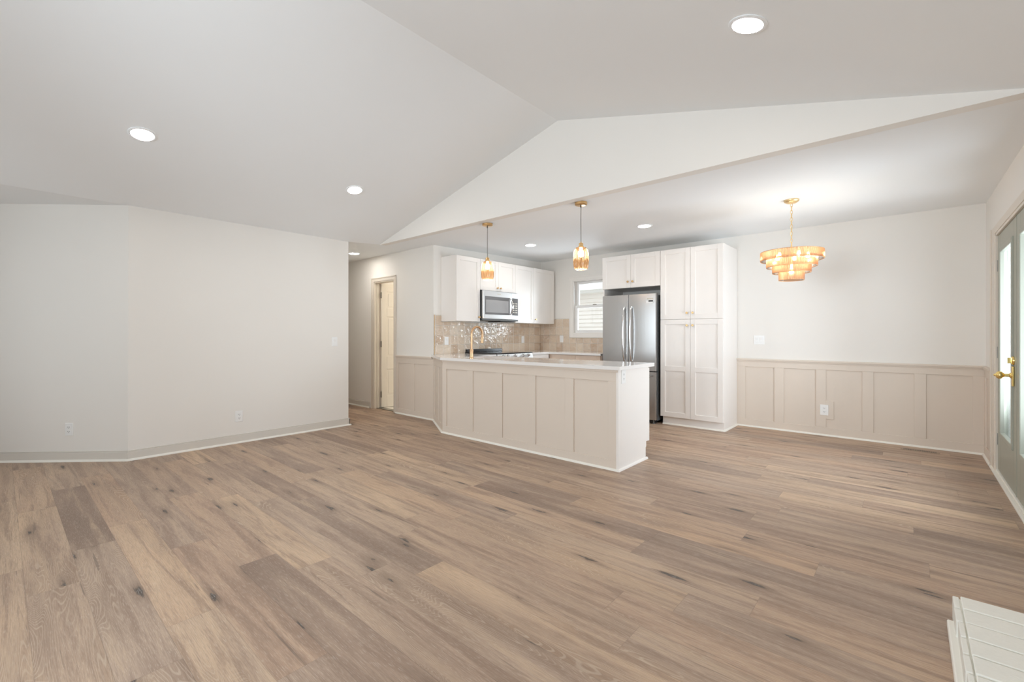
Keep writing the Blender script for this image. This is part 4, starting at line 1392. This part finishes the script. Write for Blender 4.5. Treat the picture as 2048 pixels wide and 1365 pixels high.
# ------------------------------------------------------------------ brick hearth
HX0, HX1, HY0, HY1, HZ = 0.137, XR-0.001, 0.75, 2.600, 0.100
hb = MB()
hb.box(HX0+.006, HX1, HY0, HY1-.006, 0, HZ-0.011)
rnd = random.Random(3)
y = HY1
pitch = 0.1145
while y-pitch > HY0:
    off_ = rnd.uniform(-0.003, 0.003)
    for xa, xb in ((HX0+0.022, HX0+0.225), (HX0+0.237, HX1)):
        j = rnd.uniform(-0.0015, 0.0015)
        z = HZ+rnd.uniform(-0.002, 0.002)
        hb.box(xa, xb, y-pitch+0.010, y, 0.02, z)
    # edge course seen on the side
    hb.box(HX0+off_, HX0+0.018, y-pitch+0.010, y, 0.0, HZ-0.004+rnd.uniform(-0.003, 0.002))
    y -= pitch
ho = hb.build('brick_hearth', M['brick'], bevel=0.0035, seg=3, origin=((HX0+HX1)/2, (HY0+HY1)/2, 0))
tag(ho, 'low white painted brick hearth at the lower right', 'hearth')
FHT = Fr((HX0-0.004, 0, 0), (0, 1, 0), (0, 0, 1), (-1, 0, 0))
MB().box(HY0, 2.515, 0.0, 0.030, -0.012, 0.018, FHT).build('shoe_moulding', M['shoe'], parent=ho, bevel=0.006)

# ------------------------------------------------------------------ outdoors
nh = thing('neighbour_house', 'pale lap-sided house seen through the kitchen window', 'house', (-5.5, 10.4, -0.3))
sd = MB()
z = -0.3
prof = []
while z < 2.2:
    sd.prism([(9.52, z), (9.46, z), (9.49, z+0.098), (9.52, z+0.098)], -11.5, 0.1, Fr((0, 0, 0), (0, 1, 0), (0, 0, 1), (1, 0, 0)))
    z += 0.098
sd.build('siding', M['siding'], parent=nh)
MB().box(-11.8, 0.4, 9.40, 9.52, 2.18, 2.24).box(-11.8, 0.4, 9.10, 9.52, 2.24, 2.27).box(-11.8, 0.4, 9.06, 9.10, 2.22, 2.42).build('fascia', M['fascia'], parent=nh)
MB().poly([(-11.8, 9.04, 2.42), (0.4, 9.04, 2.42), (0.4, 13.0, 3.6), (-11.8, 13.0, 3.6)], 0.06, (0, 0, 1)).build('roof', M['patio'], parent=nh)
struct(MB().box(-14, 14, YF+0.16, 24, -0.4, -0.3).box(XR+0.16, 14, -8, YF+0.16, -0.4, -0.3).build('ground_patio', M['patio']), 'pale ground outside the house', 'ground')
fe = MB()
for i in range(64):
    x = 0.75+i*0.15
    fe.box(x, x+0.142, 12.6, 12.63, -0.3, 2.3+0.01*(i % 3))
fo = fe.build('garden_fence', M['fence'], origin=(6, 12.6, -0.3))
tag(fo, 'pale grey board fence glimpsed through the green glazed doors', 'fence')
